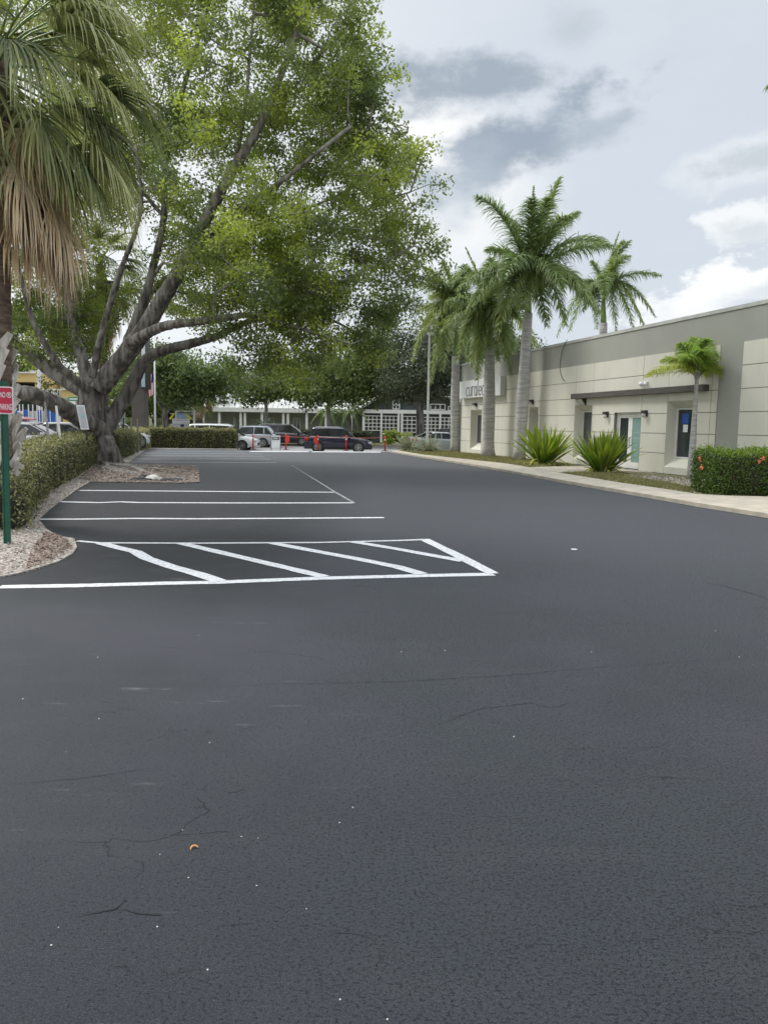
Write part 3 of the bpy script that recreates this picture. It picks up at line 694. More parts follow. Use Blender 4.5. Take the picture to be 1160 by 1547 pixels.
def clusters_to_leaves(C, per, rad, L, W, tint_c, droop=.5, flat=.75):
    N = len(C); idx = np.repeat(np.arange(N), per)
    jit = np.clip(rng.normal(size=(N * per, 3)), -1.8, 1.8) * rad * .55; jit[:, 2] *= flat
    P = C[idx] + jit
    V = leaf_quads(P, L, W, droop)
    t = np.clip(tint_c[idx] + rng.normal(size=N * per) * .09, 0, 1)
    return V, t

# --- the big spreading tree by the stalls
TB = G(152, 699, .02); TY = TB[1]
def T(px, py, dy=0.0): return AT(px, py, TY + dy)
pxm = TY / FPX
tree = thing('spreading_shade_tree', 'huge spreading tree with grey ridged trunk beside the hedge, crown filling the upper left', 'tree', (TB[0], TB[1], 0))
sk = Skel()
def LM(pts, w0, w1): sk.limb([T(*p) for p in pts], w0 * pxm / 2 * .84, w1 * pxm / 2 * .8)
sk.limb([T(158, 703, 0) - np.array([0, 0, .3]), T(153, 690), T(146, 665), T(141, 640), T(139, 615), T(141, 592), T(143, 575)], 27 * pxm, 19 * pxm)
for a, b_ in (((185, 702), (160, 665)), ((135, 703), (136, 660)), ((160, 708), (150, 670)), ((172, 706), (154, 668))):
    sk.limb([T(*a, -.2) - np.array([0, 0, .25]), T((a[0] + b_[0]) / 2 - 2, (a[1] + b_[1]) / 2, -.35), T(*b_, -.2)], 7 * pxm, 13 * pxm, 3)
LM([(150, 650, -.3), (125, 634, -1.2), (95, 616, -2.2), (65, 602, -3), (38, 594, -3.6), (10, 600, -4)], 36, 24)
LM([(138, 595, 0), (105, 578, .5), (70, 555, .8), (35, 528, 1), (-5, 500, 1.2), (-60, 460, 1), (-130, 380, 0)], 34, 10)
LM([(133, 590, -.8), (118, 577, -1.3), (92, 555, -2), (72, 525, -2.6), (50, 485, -3), (35, 430, -3.5), (20, 360, -4)], 20, 6)
LM([(134, 580, .2), (124, 540, .3), (112, 500, .5), (104, 460, .6), (100, 410, .5), (85, 330, .5), (70, 230, 1)], 26, 8)
LM([(140, 570, -1), (152, 512, -1.6), (168, 455, -2), (186, 400, -2.5), (205, 350, -3), (214, 300, -3.2), (205, 220, -3.6)], 15, 6)
LM([(150, 585, -.3), (185, 543, -.6), (218, 498, -1), (248, 448, -1.4), (282, 392, -1.8), (312, 330, -2.2), (345, 270, -2.6), (392, 190, -3), (430, 100, -3), (460, 10, -3)], 40, 8)
LM([(185, 545, .4), (203, 492, .8), (222, 440, 1), (234, 395, 1.2), (248, 330, 1.5), (250, 250, 2), (270, 160, 2), (300, 60, 2), (330, -40, 2)], 22, 7)
LM([(236, 412, -.8), (247, 398, -1), (262, 404, -1.2), (278, 412, -1.4)], 9, 6)
LM([(180, 560, .8), (196, 505, 1.8), (215, 470, 2.4), (240, 430, 3), (290, 395, 4), (330, 375, 4.5)], 20, 6)
LM([(195, 520, -1.2), (222, 504, -1.9), (252, 492, -2.5), (300, 486, -3.0), (345, 480, -3.2), (385, 476, -3.4), (440, 492, -3.2), (490, 508, -3), (530, 520, -3)], 22, 3.5)
LM([(150, 660, .3), (172, 628, .4), (196, 590, .5), (214, 552, .4), (240, 532, .3), (285, 520, 0), (325, 509, -.2), (360, 492, -.5), (400, 478, -.8), (450, 470, -1), (500, 483, -1), (550, 510, -1)], 34, 3)
LM([(283, 392, -1.8), (320, 350, -2.5), (372, 312, -3), (420, 278, -3.5), (470, 238, -3.5), (530, 190, -3)], 17, 5)
LM([(345, 270, -2.4), (362, 215, -2.4), (372, 150, -2), (378, 80, -1.6), (385, 0, -1)], 9, 4)
LM([(384, 476, -3), (420, 462, -2.8), (480, 437, -2.4), (530, 418, -2), (580, 395, -1.6), (625, 372, -1.4)], 8, 3)
LM([(300, 355, 0), (360, 350, 1.5), (420, 330, 2.5), (500, 300, 3), (570, 260, 3), (620, 220, 3)], 12, 4)
LM([(250, 330, 1.5), (200, 270, 3), (150, 200, 4), (90, 100, 4), (50, 0, 4)], 10, 4)
LM([(440, 455, -2.6), (470, 400, -2), (500, 340, -1), (560, 310, 0), (620, 290, 0)], 7, 3)
# crown envelope: picture position, half sizes in picture units at the tree, depth half size in metres
def E(px, py, rx, ry, dy=0, rz_=4.0, w=None):
    c_ = T(px, py, dy); k = (TY + dy) / FPX
    return (*c_, rx * k, rz_, ry * k, (w if w is not None else rx * ry * rz_ / 4 / 10000))
els = [E(370, 90, 190, 150, 0, 5.5, 2.3), E(470, 230, 140, 120, 0, 5.0, 1.7), E(300, 270, 135, 125, 1, 5.0), E(205, 180, 115, 150, 2, 5.0),
       E(522, 195, 84, 100, 0, 4.0), E(470, 70, 84, 95, 0, 4), E(410, 405, 120, 80, -2, 4.5, 2.6), E(520, 365, 105, 62, -.5, 3.5), E(584, 262, 52, 88, 0, 3, .9), E(535, 130, 42, 75, 0, 3, .5),
       E(330, 400, 75, 60, -3, 2.0), E(602, 345, 46, 42, -.5, 2.5, .4), E(60, 515, 60, 48, 1, 2.5, .7), E(30, 430, 80, 60, 2, 3, .9), E(110, 500, 45, 40, 3, 2.2, .4), E(50, 250, 150, 150, 2, 5), E(-80, 330, 110, 180, 0, 5),
       E(370, -110, 210, 130, 0, 5.5), E(150, -60, 160, 160, 2, 5.5), E(300, 300, 110, 90, -4, 2.5, 1.1), E(395, 470, 80, 40, -2.5, 2.4, .5), E(430, 500, 100, 36, -2, 2.2, .6), E(400, 560, 44, 44, -2.5, 1.8, .2), E(470, 560, 55, 44, -2.5, 1.8, .28), E(540, 545, 55, 44, -2.0, 1.8, .25), E(560, 470, 60, 44, -1, 1.8, .2), E(610, 440, 34, 36, -1, 1.5, .15),
       E(345, 535, 34, 28, -1.5, 1.6, .07), E(620, 400, 36, 22, -1.4, 1.5, .06), E(480, 460, 80, 36, -1.8, 2.2, .3), E(255, 440, 50, 45, 3, 2.5, .35), E(120, 430, 75, 65, 3.5, 2.5, 1.1), E(565, 420, 50, 25, -1, 1.5, .08)]
C0 = ell_points(els, 690, .2); ph0 = np.sin(C0[:, 0] * 1.0 + 1.3) * np.sin(C0[:, 1] * .8 + .4) * np.sin(C0[:, 2] * 1.1 + 2.1); C0 = C0[ph0 > rng.uniform(-1.3, -.1, len(C0))]
kid = rng.integers(3, 7, len(C0)); C = np.repeat(C0, kid, 0) + np.clip(rng.normal(size=(kid.sum(), 3)), -1.7, 1.7) * np.array([.62, .62, .42])
# gaps: drop points by a smooth 3D pattern
ph = np.sin(C[:, 0] * 1.15 + 1.3) * np.sin(C[:, 1] * .9 + .4) * np.sin(C[:, 2] * 1.2 + 2.1) + .5 * np.sin(C[:, 0] * 2.3 + C[:, 2] * 1.9)
C = C[ph > rng.uniform(-2.2, -.6, len(C))]
C = C[C[:, 2] > 2.6]
sk.grow(C, tip=.0155, skip_r=.55)
tk = sk.mesh('trunk', 'bark', tree, (TB[0], TB[1], 0), nbig=12, merge=True)
NL = len(C)
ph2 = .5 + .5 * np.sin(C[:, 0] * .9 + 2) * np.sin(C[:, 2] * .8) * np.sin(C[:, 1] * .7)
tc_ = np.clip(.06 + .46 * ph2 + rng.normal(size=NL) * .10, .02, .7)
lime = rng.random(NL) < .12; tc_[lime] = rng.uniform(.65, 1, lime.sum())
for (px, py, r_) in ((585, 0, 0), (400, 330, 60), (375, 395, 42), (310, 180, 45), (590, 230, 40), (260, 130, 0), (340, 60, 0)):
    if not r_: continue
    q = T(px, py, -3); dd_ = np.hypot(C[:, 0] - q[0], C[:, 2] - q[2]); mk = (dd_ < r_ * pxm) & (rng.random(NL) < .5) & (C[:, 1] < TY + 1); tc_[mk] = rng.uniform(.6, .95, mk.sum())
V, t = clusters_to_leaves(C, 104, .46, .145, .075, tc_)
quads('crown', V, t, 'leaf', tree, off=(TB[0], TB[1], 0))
sk = None

# --- generic street tree
def street_tree(name, label, px, base_py, Y, limbs, els_px, ncl, per, crad, L, W, leafm, group=None, base_z=-.1, trunk_w=10, cat='tree', tint=(.1, .45), barkm='twig'):
    b0 = AT(px, base_py, Y); b0[2] = base_z
    root = thing(name, label, cat, tuple(b0), 0, group); k = Y / FPX
    s = Skel()
    first = limbs[0]; s.limb([b0 - np.array([0, 0, .1])] + [AT(*p[:2], Y + (p[2] if len(p) > 2 else 0)) for p in first], trunk_w * k / 2 * 1.15, trunk_w * k / 2 * .7, 3)
    for l in limbs[1:]: s.limb([AT(*p[:2], Y + (p[2] if len(p) > 2 else 0)) for p in l], trunk_w * k / 2 * .6, trunk_w * k / 2 * .22, 3)
    els_ = [(*AT(e[0], e[1], Y + e[4]), e[2] * k, e[5], e[3] * k, e[2] * e[3] * (e[6] if len(e) > 6 else 1)) for e in els_px]
    C_ = ell_points(els_, ncl, .3); C_ = C_[C_[:, 2] > 1.6]
    s.grow(C_, tip=.018); s.mesh('trunk', barkm, root, tuple(b0), nbig=8)
    tcc = np.clip(rng.uniform(*tint, len(C_)), 0, 1)
    V_, t_ = clusters_to_leaves(C_, per, crad, L, W, tcc); quads('crown', V_, t_, leafm, root, off=tuple(b0)); return root
GT = 'trees along the far side of the street'
street_tree('street_tree', 'dark green tree with leaning trunk behind the flagpole', 250, 655, 62, [[(250, 640), (250, 620), (252, 605)], [(250, 622), (235, 600), (225, 575)], [(252, 612), (280, 590), (300, 570)], [(251, 625), (270, 600), (275, 570)]],
   [(290, 560, 72, 32, 0, 4), (230, 560, 45, 40, 0, 3), (325, 575, 45, 28, 0, 3), (280, 590, 40, 24, -1, 2)], 250, 60, .85, .30, .17, 'street_leaf', GT, tint=(.05, .35), trunk_w=10, barkm='bark')
street_tree('street_tree', 'light green tree with straight pale trunk in front of the grey gabled building', 402, 668, 68, [[(403, 640), (402, 610), (401, 590)], [(402, 605), (385, 585), (372, 570)], [(402, 600), (425, 575), (440, 560)]],
   [(405, 580, 38, 26, 0, 3.2), (385, 590, 30, 20, 0, 2.5), (432, 572, 40, 26, 0, 3)], 170, 55, .85, .30, .17, 'street_leaf', GT, trunk_w=6, tint=(.15, .5), barkm='royal')
street_tree('street_tree', 'bright green tree right of the middle of the grey building behind the dark blue car', 497, 668, 66, [[(497, 640), (496, 615), (498, 600)], [(497, 610), (470, 590), (455, 575)], [(498, 605), (530, 580), (555, 560)], [(498, 600), (500, 570), (510, 540)]],
   [(480, 575, 55, 38, 0, 4), (535, 560, 55, 42, 0, 4), (520, 590, 60, 26, -1, 3), (560, 530, 38, 30, 0, 3), (460, 600, 30, 16, 0, 2.5), (575, 575, 40, 30, 0, 3)], 400, 55, .85, .30, .17, 'street_leaf', GT, trunk_w=7, tint=(.12, .6))
street_tree('oak_tree', 'dark dense oak with spreading black limbs behind the light pole', 635, 668, 63, [[(635, 645), (634, 620), (632, 605)], [(634, 615), (655, 605), (680, 592)], [(633, 610), (600, 600), (575, 588)], [(632, 606), (640, 575), (655, 550)], [(632, 606), (615, 575), (600, 550)]],
   [(630, 560, 62, 38, 0, 5), (670, 560, 40, 42, 0, 4), (600, 580, 40, 26, 0, 4), (650, 520, 45, 30, 1, 4), (585, 520, 32, 30, 1, 3, .5), (690, 530, 30, 30, 1, 4), (640, 595, 55, 10, -1, 3, .7), (600, 470, 36, 34, 1, 2.5, .3)], 520, 60, .8, .22, .12, 'oak', GT, trunk_w=13, tint=(.02, .4), barkm='bark')
street_tree('distant_tree', 'light grey green tree top showing above the roof between the royal palms', 760, 560, 80, [[(760, 545), (762, 530)], [(761, 540), (745, 528)], [(761, 540), (780, 525)]],
   [(760, 528, 32, 22, 0, 5), (790, 530, 24, 18, 0, 4), (725, 540, 24, 24, 0, 4)], 150, 50, 1.0, .30, .18, 'oak', None, trunk_w=8, tint=(.4, .9))  # foliage tinted light grey green
street_tree('distant_tree', 'green tree between the brown pylon sign and the big trunk', 190, 668, 72, [[(192, 640), (192, 615)], [(192, 625), (180, 600)], [(192, 625), (205, 600)]],
   [(195, 600, 26, 28, 0, 4), (178, 580, 22, 20, 0, 3, .6), (205, 560, 24, 22, 0, 3), (215, 600, 24, 30, 0, 3), (190, 632, 18, 14, 0, 2)], 170, 50, .9, .32, .18, 'street_leaf', None, trunk_w=6, tint=(.2, .55))
street_tree('distant_tree', 'dark green tree behind the low left limb near the yellow building', 5, 668, 78, [[(5, 640), (5, 615)], [(5, 625), (-15, 600)], [(5, 625), (20, 600)]],
   [(0, 560, 40, 40, 0, 4), (30, 540, 34, 34, 0, 3), (-40, 580, 40, 40, 0, 3)], 160, 50, 1.0, .34, .2, 'street_leaf', None, trunk_w=6, tint=(.1, .4))

# ------------------------------------------------------------------ palms with feather fronds
def bez(p0, p1, p2, t): t = np.asarray(t)[:, None]; return (1 - t) ** 2 * p0 + 2 * t * (1 - t) * p1 + t * t * p2
def feather(center, tip, arch, llen, nleaf, width, sidek=.25, tintb=.2, plum=.5, bare=.12):
    """leaflet quads and rachis points of one frond"""
    p0 = np.array(center, float); p2 = np.array(tip, float); d = p2 - p0; L = np.linalg.norm(d)
    hor = np.array([d[0], d[1], 0]); hl = np.linalg.norm(hor) + 1e-6
    p1 = p0 + hor * .42 + np.array([0, 0, max(d[2], 0) * .55 + arch * L])
    ts = np.linspace(bare, 1, nleaf); P = bez(p0, p1, p2, ts); Q = bez(p0, p1, p2, np.minimum(ts + .01, 1.01)); tan = unit(Q - P)
    side = unit(np.cross(tan, np.tile(np.array([0, 0, 1.0]) + .02, (nleaf, 1)))); up = np.cross(side, tan)
    out = []; tints = []
    prof = np.clip(np.sin(np.pi * (ts * .86 + .14)) ** .55, .3, 1) * llen
    for sg in (-1, 1):
        for rep in range(2):
            n = nleaf; a = rng.normal(size=n) * plum * .5 + (.35 if rep else -.15)
            dirn = unit(side * sg * np.cos(a)[:, None] + up * np.sin(a)[:, None] + tan * (.55 + .25 * rng.random(n))[:, None])
            l = prof * rng.uniform(.8, 1.1, n)
            b = P + tan * (rng.normal(size=n) * .02)[:, None]
            w = width * np.ones(n); prevl = None; x = b; dcur = dirn
            wd = unit(np.cross(dcur, np.array([0, 0, 1.0]) + rng.normal(size=(n, 3)) * .5))
            segs = 3
            for k in range(segs):
                w0 = w * (1 - k / segs) ** .6; w1 = w * (1 - (k + 1) / segs) ** .6 + .001
                y = x + dcur * (l / segs)[:, None]
                out.append(np.stack([x - wd * w0[:, None] / 2, x + wd * w0[:, None] / 2, y + wd * w1[:, None] / 2, y - wd * w1[:, None] / 2], 1))
                tints.append(np.clip(tintb + rng.normal(size=n) * .06, 0, 1)); x = y
                dcur = unit(dcur + np.array([0, 0, -1.0]) * (.42 + .30 * k))
    return np.concatenate(out), np.concatenate(tints), bez(p0, p1, p2, np.linspace(0, 1, 9))
def feather_palm(name, label, base_px, Y, zbase, top_py, cx_top, shaft_py, center, fronds, w_px, bulge, group, llen, nleaf=58, width=.05, trunkm='royal', shaftm='shaft', leafm='frond', cat='palm tree', basez=None, profile=None):
    k = Y / FPX; b = AT(*base_px, Y); b[2] = zbase
    top = AT(cx_top, top_py, Y); cen = AT(*center, Y)
    root = thing(name, label, cat, tuple(b), 0, group); n = 14
    pts = [b + (top - b) * (i / n) for i in range(n + 1)]
    prof = profile or (lambda t: 1 + bulge * math.exp(-(t / .06)) * .55 + .22 * math.exp(-((t - .45) / .3) ** 2) - .12 * t)
    mb = MB(); mb.tube(pts, [w_px * k / 2 * prof(i / n) for i in range(n + 1)], 20); mb.build('trunk', trunkm, root, True, tuple(b))
    mb = MB(); sp_ = AT(cx_top * .4 + center[0] * .6, shaft_py, Y)
    mb.tube([top + (sp_ - top) * t for t in (0, .15, .5, .8, 1)] , [w_px * k * .34, w_px * k * .34, w_px * k * .26, w_px * k * .20, w_px * k * .15], 14); mb.build('crownshaft', shaftm, root, True, tuple(b))
    if name == 'royal_palm' and Y < 60:
        fronds = list(fronds)
        for i in range(6):
            f = fronds[int(rng.integers(0, min(11, len(fronds))))]; fronds.append((f[0] + rng.uniform(-22, 22), f[1] + rng.uniform(-4, 26), rng.uniform(-2.4, 2.4), .34, .2 + .2 * rng.random(), .95))
    for f in fronds:
        px, py, dy = f[0], f[1], f[2]; arch = f[3] if len(f) > 3 else .22; tb = f[4] if len(f) > 4 else .15 + .12 * random.random()
        tip = AT(px, py, Y + dy)
        V_, t_, rp = feather(cen, tip, arch, llen * (f[5] if len(f) > 5 else 1), nleaf, width, tintb=tb)
        fo = quads('frond', V_, t_, leafm, root, off=tuple(b))
        mb = MB(); mb.tube(rp, [.045, .04, .035, .03, .026, .02, .016, .01, .006], 5); mb.build('stalk', shaftm, fo, False, tuple(b))
    return root
GR = 'royal palms along the building'
Y3 = G(784, 695.5, .07)[1]
feather_palm('royal_palm', 'tallest royal palm with smooth grey trunk behind the spiky green clump, full crown', (784, 694), Y3, .05, 473, 797, 425, (799, 420),
  [(720, 297, -1, .28), (845, 270, .5, .1), (873, 322, .8, .2), (925, 372, -1.0, .22), (898, 462, -2.0, .30, .3), (854, 490, -1.6, .34, .28), (826, 492, .8, .3, .25), (753, 497, -1.8, .34, .35), (693, 436, -1.5, .28), (735, 378, 1.5, .25), (775, 470, 2.4, .4, .2), (803, 300, -2.0, .2), (880, 430, 2, .3), (770, 330, 2, .1, .2, .8), (806, 282, .1, .0, .4, .25), (705, 470, .8, .34, .3), (828, 300, -1.4, .16), (760, 420, -2.8, .5), (850, 440, -2.8, .5)],
  15.5, .5, GR, 1.12, nleaf=76, width=.066)
Y2 = G(737, 690.5, .07)[1]
feather_palm('royal_palm', 'royal palm with swollen pale trunk in front of the sign box', (737, 689), Y2, .05, 524, 740, 482, (741, 478),
  [(676, 455, -1, .3), (668, 500, -1.5, .35, .35), (690, 545, -1, .36, .3), (712, 552, .5, .4, .35), (752, 545, -1.2, .4, .35), (775, 530, .8, .35), (808, 520, 1.5, .4, .5), (800, 450, .5, .25), (775, 410, 0, .15), (742, 390, 1, .1), (705, 405, .8, .2), (742, 430, -2.5, .4), (700, 520, 2, .4), (780, 480, -1.8, .4, .3), (703, 374, .3, .02, .5, .4)],
  16, .95, GR, 1.05, nleaf=70, width=.066)
Y1 = G(686, 683.0, .07)[1]
feather_palm('royal_palm', 'royal palm nearest the street, its slim grey trunk at the corner of the building', (687, 683), Y1, .05, 538, 688, 495, (689, 470),
  [(626, 430, -.5, .3, .45), (640, 405, .5, .2, .4), (668, 395, 0, .1, .35), (622, 545, -1, .45, .4), (640, 500, -1.5, .35, .5), (655, 555, .8, .4, .3), (668, 560, -1.2, .4, .45), (706, 556, -.8, .4, .4), (722, 520, .8, .35), (728, 450, 0, .25), (702, 400, 1, .1), (650, 450, 2, .3, .5), (690, 545, 2, .4, .3), (632, 470, 1.2, .3, .5), (700, 420, -2, .35)],
  12.5, .6, GR, 1.1, nleaf=68, width=.068)
feather_palm('royal_palm', 'royal palm rising behind the building roof, right of the tallest palm', (908, 690), 56, .0, 488, 911, 440, (911, 436),
  [(951, 364, .5, .15), (997, 416, -.8, .25), (989, 478, -1.2, .33), (930, 500, -1.2, .35), (860, 500, -1, .36), (893, 395, .6, .15), (868, 430, 1.2, .3), (900, 495, 1.5, .4), (925, 400, 1.5, .1), (880, 470, 1.5, .35), (958, 500, 1, .35), (912, 450, -3, .5), (935, 350, .2, .05, .3, .3)],
  12.5, .3, GR, 1.05, nleaf=64, width=.065)
Y5 = G(1045, 723.5, .08)[1]
feather_palm('foxtail_palm', 'small slender palm with yellow green fronds in front of the recessed window', (1043, 719), Y5, .07, 572, 1052, 560, (1053, 570),
  [(977, 568, -.6, .32, .62), (1000, 545, .8, .35, .45), (1027, 519, -.3, .25, .2), (1048, 512, .4, .2, .15), (1066, 513, -.5, .22, .2), (1079, 535, -.4, .3, .15), (1086, 562, .3, .35, .5), (1060, 530, -1.2, .4, .15), (1040, 525, .9, .3, .1), (1075, 552, .7, .4, .25), (1052, 540, 1, .4, 0), (1036, 540, -1.0, .4, .25)],
  11.5, .2, None, .62, nleaf=70, width=.036, trunkm='royal', shaftm='galv', leafm='frondwarm', profile=lambda t: 1.12 - .68 * t ** .8)
# fan palms ------------------------------------------------------
def fan_leaf(origin, dirn, pet, blade, n=46, spread=80, grav=1.0, width=.042, dead=False, segs=5, tb=.3):
    d = np.array(dirn, float); d /= np.linalg.norm(d)
    o = np.array(origin, float)
    p1 = o + d * pet * .5 + np.array([0, 0, -.02]); hub = o + d * pet + np.array([0, 0, -.12 * pet * grav])
    ax = unit(hub - p1 + np.array([0, 0, -.08 * grav])); side = unit(np.cross(ax, np.array([0, 0, 1.0]) + rng.normal(size=3) * .15)); nrm = np.cross(side, ax)
    ang = np.radians(np.linspace(-spread, spread, n) + rng.normal(size=n) * 1.5)
    D = unit(ax * np.cos(ang)[:, None] + side * np.sin(ang)[:, None] + nrm * (.25 * np.abs(np.sin(ang)) - .05)[:, None])
    l = blade * (1 - .28 * (np.abs(ang) / R(90)) ** 2) * rng.uniform(.85, 1.12, n)
    x = hub + ax * (blade * .18) * np.cos(ang)[:, None]; out = []; ti = []
    wd = unit(np.cross(D, nrm + rng.normal(size=(n, 3)) * .25)); tl = np.clip(tb + rng.normal(size=n) * .14, 0, 1)
    for k in range(segs):
        f0, f1 = k / segs, (k + 1) / segs
        w0 = width * (1 - f0 ** 2.2) * np.ones(n); w1 = width * (1 - f1 ** 2.2) + .0015
        y = x + D * (l / segs)[:, None]
        out.append(np.stack([x - wd * w0[:, None] / 2, x + wd * w0[:, None] / 2, y + wd * w1 / 2, y - wd * w1 / 2], 1)); ti.append(tl + .06 * (k - 2))
        x = y; g = (.10 + .34 * f1 ** 1.3 * 2) * grav
        D = unit(D + np.array([0, 0, -1.0]) * g + rng.normal(size=(n, 3)) * (.10 if dead else .035))
    return np.concatenate(out), np.clip(np.concatenate(ti), 0, 1), [o, p1, hub, hub + ax * blade * .18]
def fan_palm(name, label, Y, px_base, px_top, py_top, r, ngreen, ndead, zb, blade, pet, group, boots=False, low=-1.0, seed=1, dlow=-2.2, bw=.042):
    global rng
    keep = rng; rng = np.random.default_rng(seed)
    b = AT(px_base, 700, Y); b[2] = zb; top = AT(px_top, py_top, Y)
    root = thing(name, label, 'palm tree', tuple(b), 0, group)
    n = 40; pts = [b + (top - b) * (i / n) for i in range(n + 1)]
    mb = MB(); mb.tube(pts, [r * (1 + .04 * math.sin(i * 2.1) + .18 * math.exp(-i / 3)) for i in range(n + 1)], 18); mb.build('trunk', 'sabaltrunk', root, True, tuple(b))
    k = 0
    for i in range(ngreen):
        az = 2.39996 * i + rng.normal() * .2; f = (i + .5) / ngreen; el = R(66 - 112 * f + rng.normal() * 6)
        d = np.array([math.cos(az) * math.cos(el), math.sin(az) * math.cos(el), math.sin(el)])
        V_, t_, st = fan_leaf(top + np.array([0, 0, .1 - .5 * f]), d, pet * rng.uniform(.85, 1.15), blade * rng.uniform(.9, 1.1), grav=1.15 + .6 * f, tb=rng.choice([.1, .3, .5, .65]), width=bw)
        fo = quads('frond', V_, t_, 'fan', root, off=tuple(b)); mb = MB(); mb.tube(st, [.022, .017, .013, .008], 5); mb.build('stalk', 'shaft', fo, True, tuple(b))
    for i in range(ndead):
        az = 2.39996 * i * 1.07 + .5; f = i / ndead; el = R(-42 - 38 * f ** .6 + rng.normal() * 5)
        d = np.array([math.cos(az) * math.cos(el), math.sin(az) * math.cos(el), math.sin(el)])
        V_, t_, st = fan_leaf(top + np.array([0, 0, -.35 + dlow * f]), d, pet * rng.uniform(.3, .8), blade * rng.uniform(.5, .85), grav=1.8, dead=True, spread=66, tb=rng.choice([.15, .45, .7, .9]), n=52, width=bw * .8)
        fo = quads('dead_frond', V_, t_, 'deadfan', root, off=tuple(b)); mb = MB(); mb.tube(st, [.022, .017, .013, .008], 5); mb.build('stalk', 'sabaltrunk', fo, True, tuple(b))
    if boots:
        for i in range(12):
            az = rng.uniform(-1.0, 1.3); el = R(rng.uniform(-58, -36)); d = np.array([math.cos(az) * math.cos(el), math.sin(az) * math.cos(el), math.sin(el)])
            V_, t_, st = fan_leaf(top + np.array([0, 0, -.7 - .07 * i]), d, rng.uniform(.7, 1.15), blade * rng.uniform(.8, 1.0), grav=2.4, dead=True, spread=55, tb=rng.choice([.1, .4, .8]), n=50, width=bw * .8)
            fo = quads('dead_frond', V_, t_, 'deadfan', root, off=tuple(b)); mb = MB(); mb.tube(st, [.022, .017, .013, .008], 5); mb.build('stalk', 'sabaltrunk', fo, True, tuple(b))
        for i in range(74):
            z = .45 + i * .031; az = 2.39996 * i; az2 = az + rng.normal() * .15
            o = np.array([0, 0, z]); dr = np.array([math.cos(az2), math.sin(az2), 0]); tg = np.array([-dr[1], dr[0], 0]) * (1 if i % 2 else -1)
            p0 = o + dr * r * .85; p1 = o + dr * (r + .06) + tg * .09 + np.array([0, 0, .17]); p2 = o + dr * (r + rng.uniform(.06, .2)) + tg * .22 + np.array([0, 0, .38])
            mb = MB(); ws = (.10, .085, .05); vs = []
            for p, w in zip((p0, p1, p2), ws):
                n2 = np.cross(dr, unit(p2 - p0)); vs += [p - n2 * w, p + n2 * w, p + n2 * w + dr * .022, p - n2 * w + dr * .022]
            mb.add(vs, [(0, 1, 5, 4), (1, 2, 6, 5), (2, 3, 7, 6), (3, 0, 4, 7), (4, 5, 9, 8), (5, 6, 10, 9), (6, 7, 11, 10), (7, 4, 8, 11), (8, 9, 10, 11), (0, 3, 2, 1)])
            mb.build('leaf_boot', 'boot', root)
    rng = keep; return root
fan_palm('cabbage_palm', 'near fan palm at the left edge with brown hanging skirt and split leaf bases', 12.4, -4, -6, 85, .20, 62, 74, .0, 1.5, 1.30, None, True, seed=3, dlow=-.3)
fan_palm('cabbage_palm', 'shaded fan palm standing behind the big tree, its dark skirt seen between limbs', 38, 160, 152, 400, .22, 26, 26, .0, 1.5, 1.3, None, False, seed=8, bw=.06)
fan_palm('cabbage_palm', 'distant fan palm with drooping fronds in front of the grey building, left of its dormer', 70, 302, 302, 585, .28, 18, 14, -.1, 1.3, 1.0, None, False, seed=9, dlow=-1.2, bw=.09)
# palm frond reaching in at the right edge of the picture: a further royal palm out of frame
feather_palm('royal_palm', 'royal palm beyond the right edge, only one frond tip reaching into the upper right corner', (1300, 730), 24, .05, 210, 1300, 165, (1300, 150),
  [(1163, 128, 0, .2), (1250, 20, 1, .15), (1400, 60, 0, .2), (1420, 200, -1, .3), (1245, 260, 2, .3), (1350, 260, -1, .35), (1300, -20, 0, .1)], 26, .3, None, 1.0)

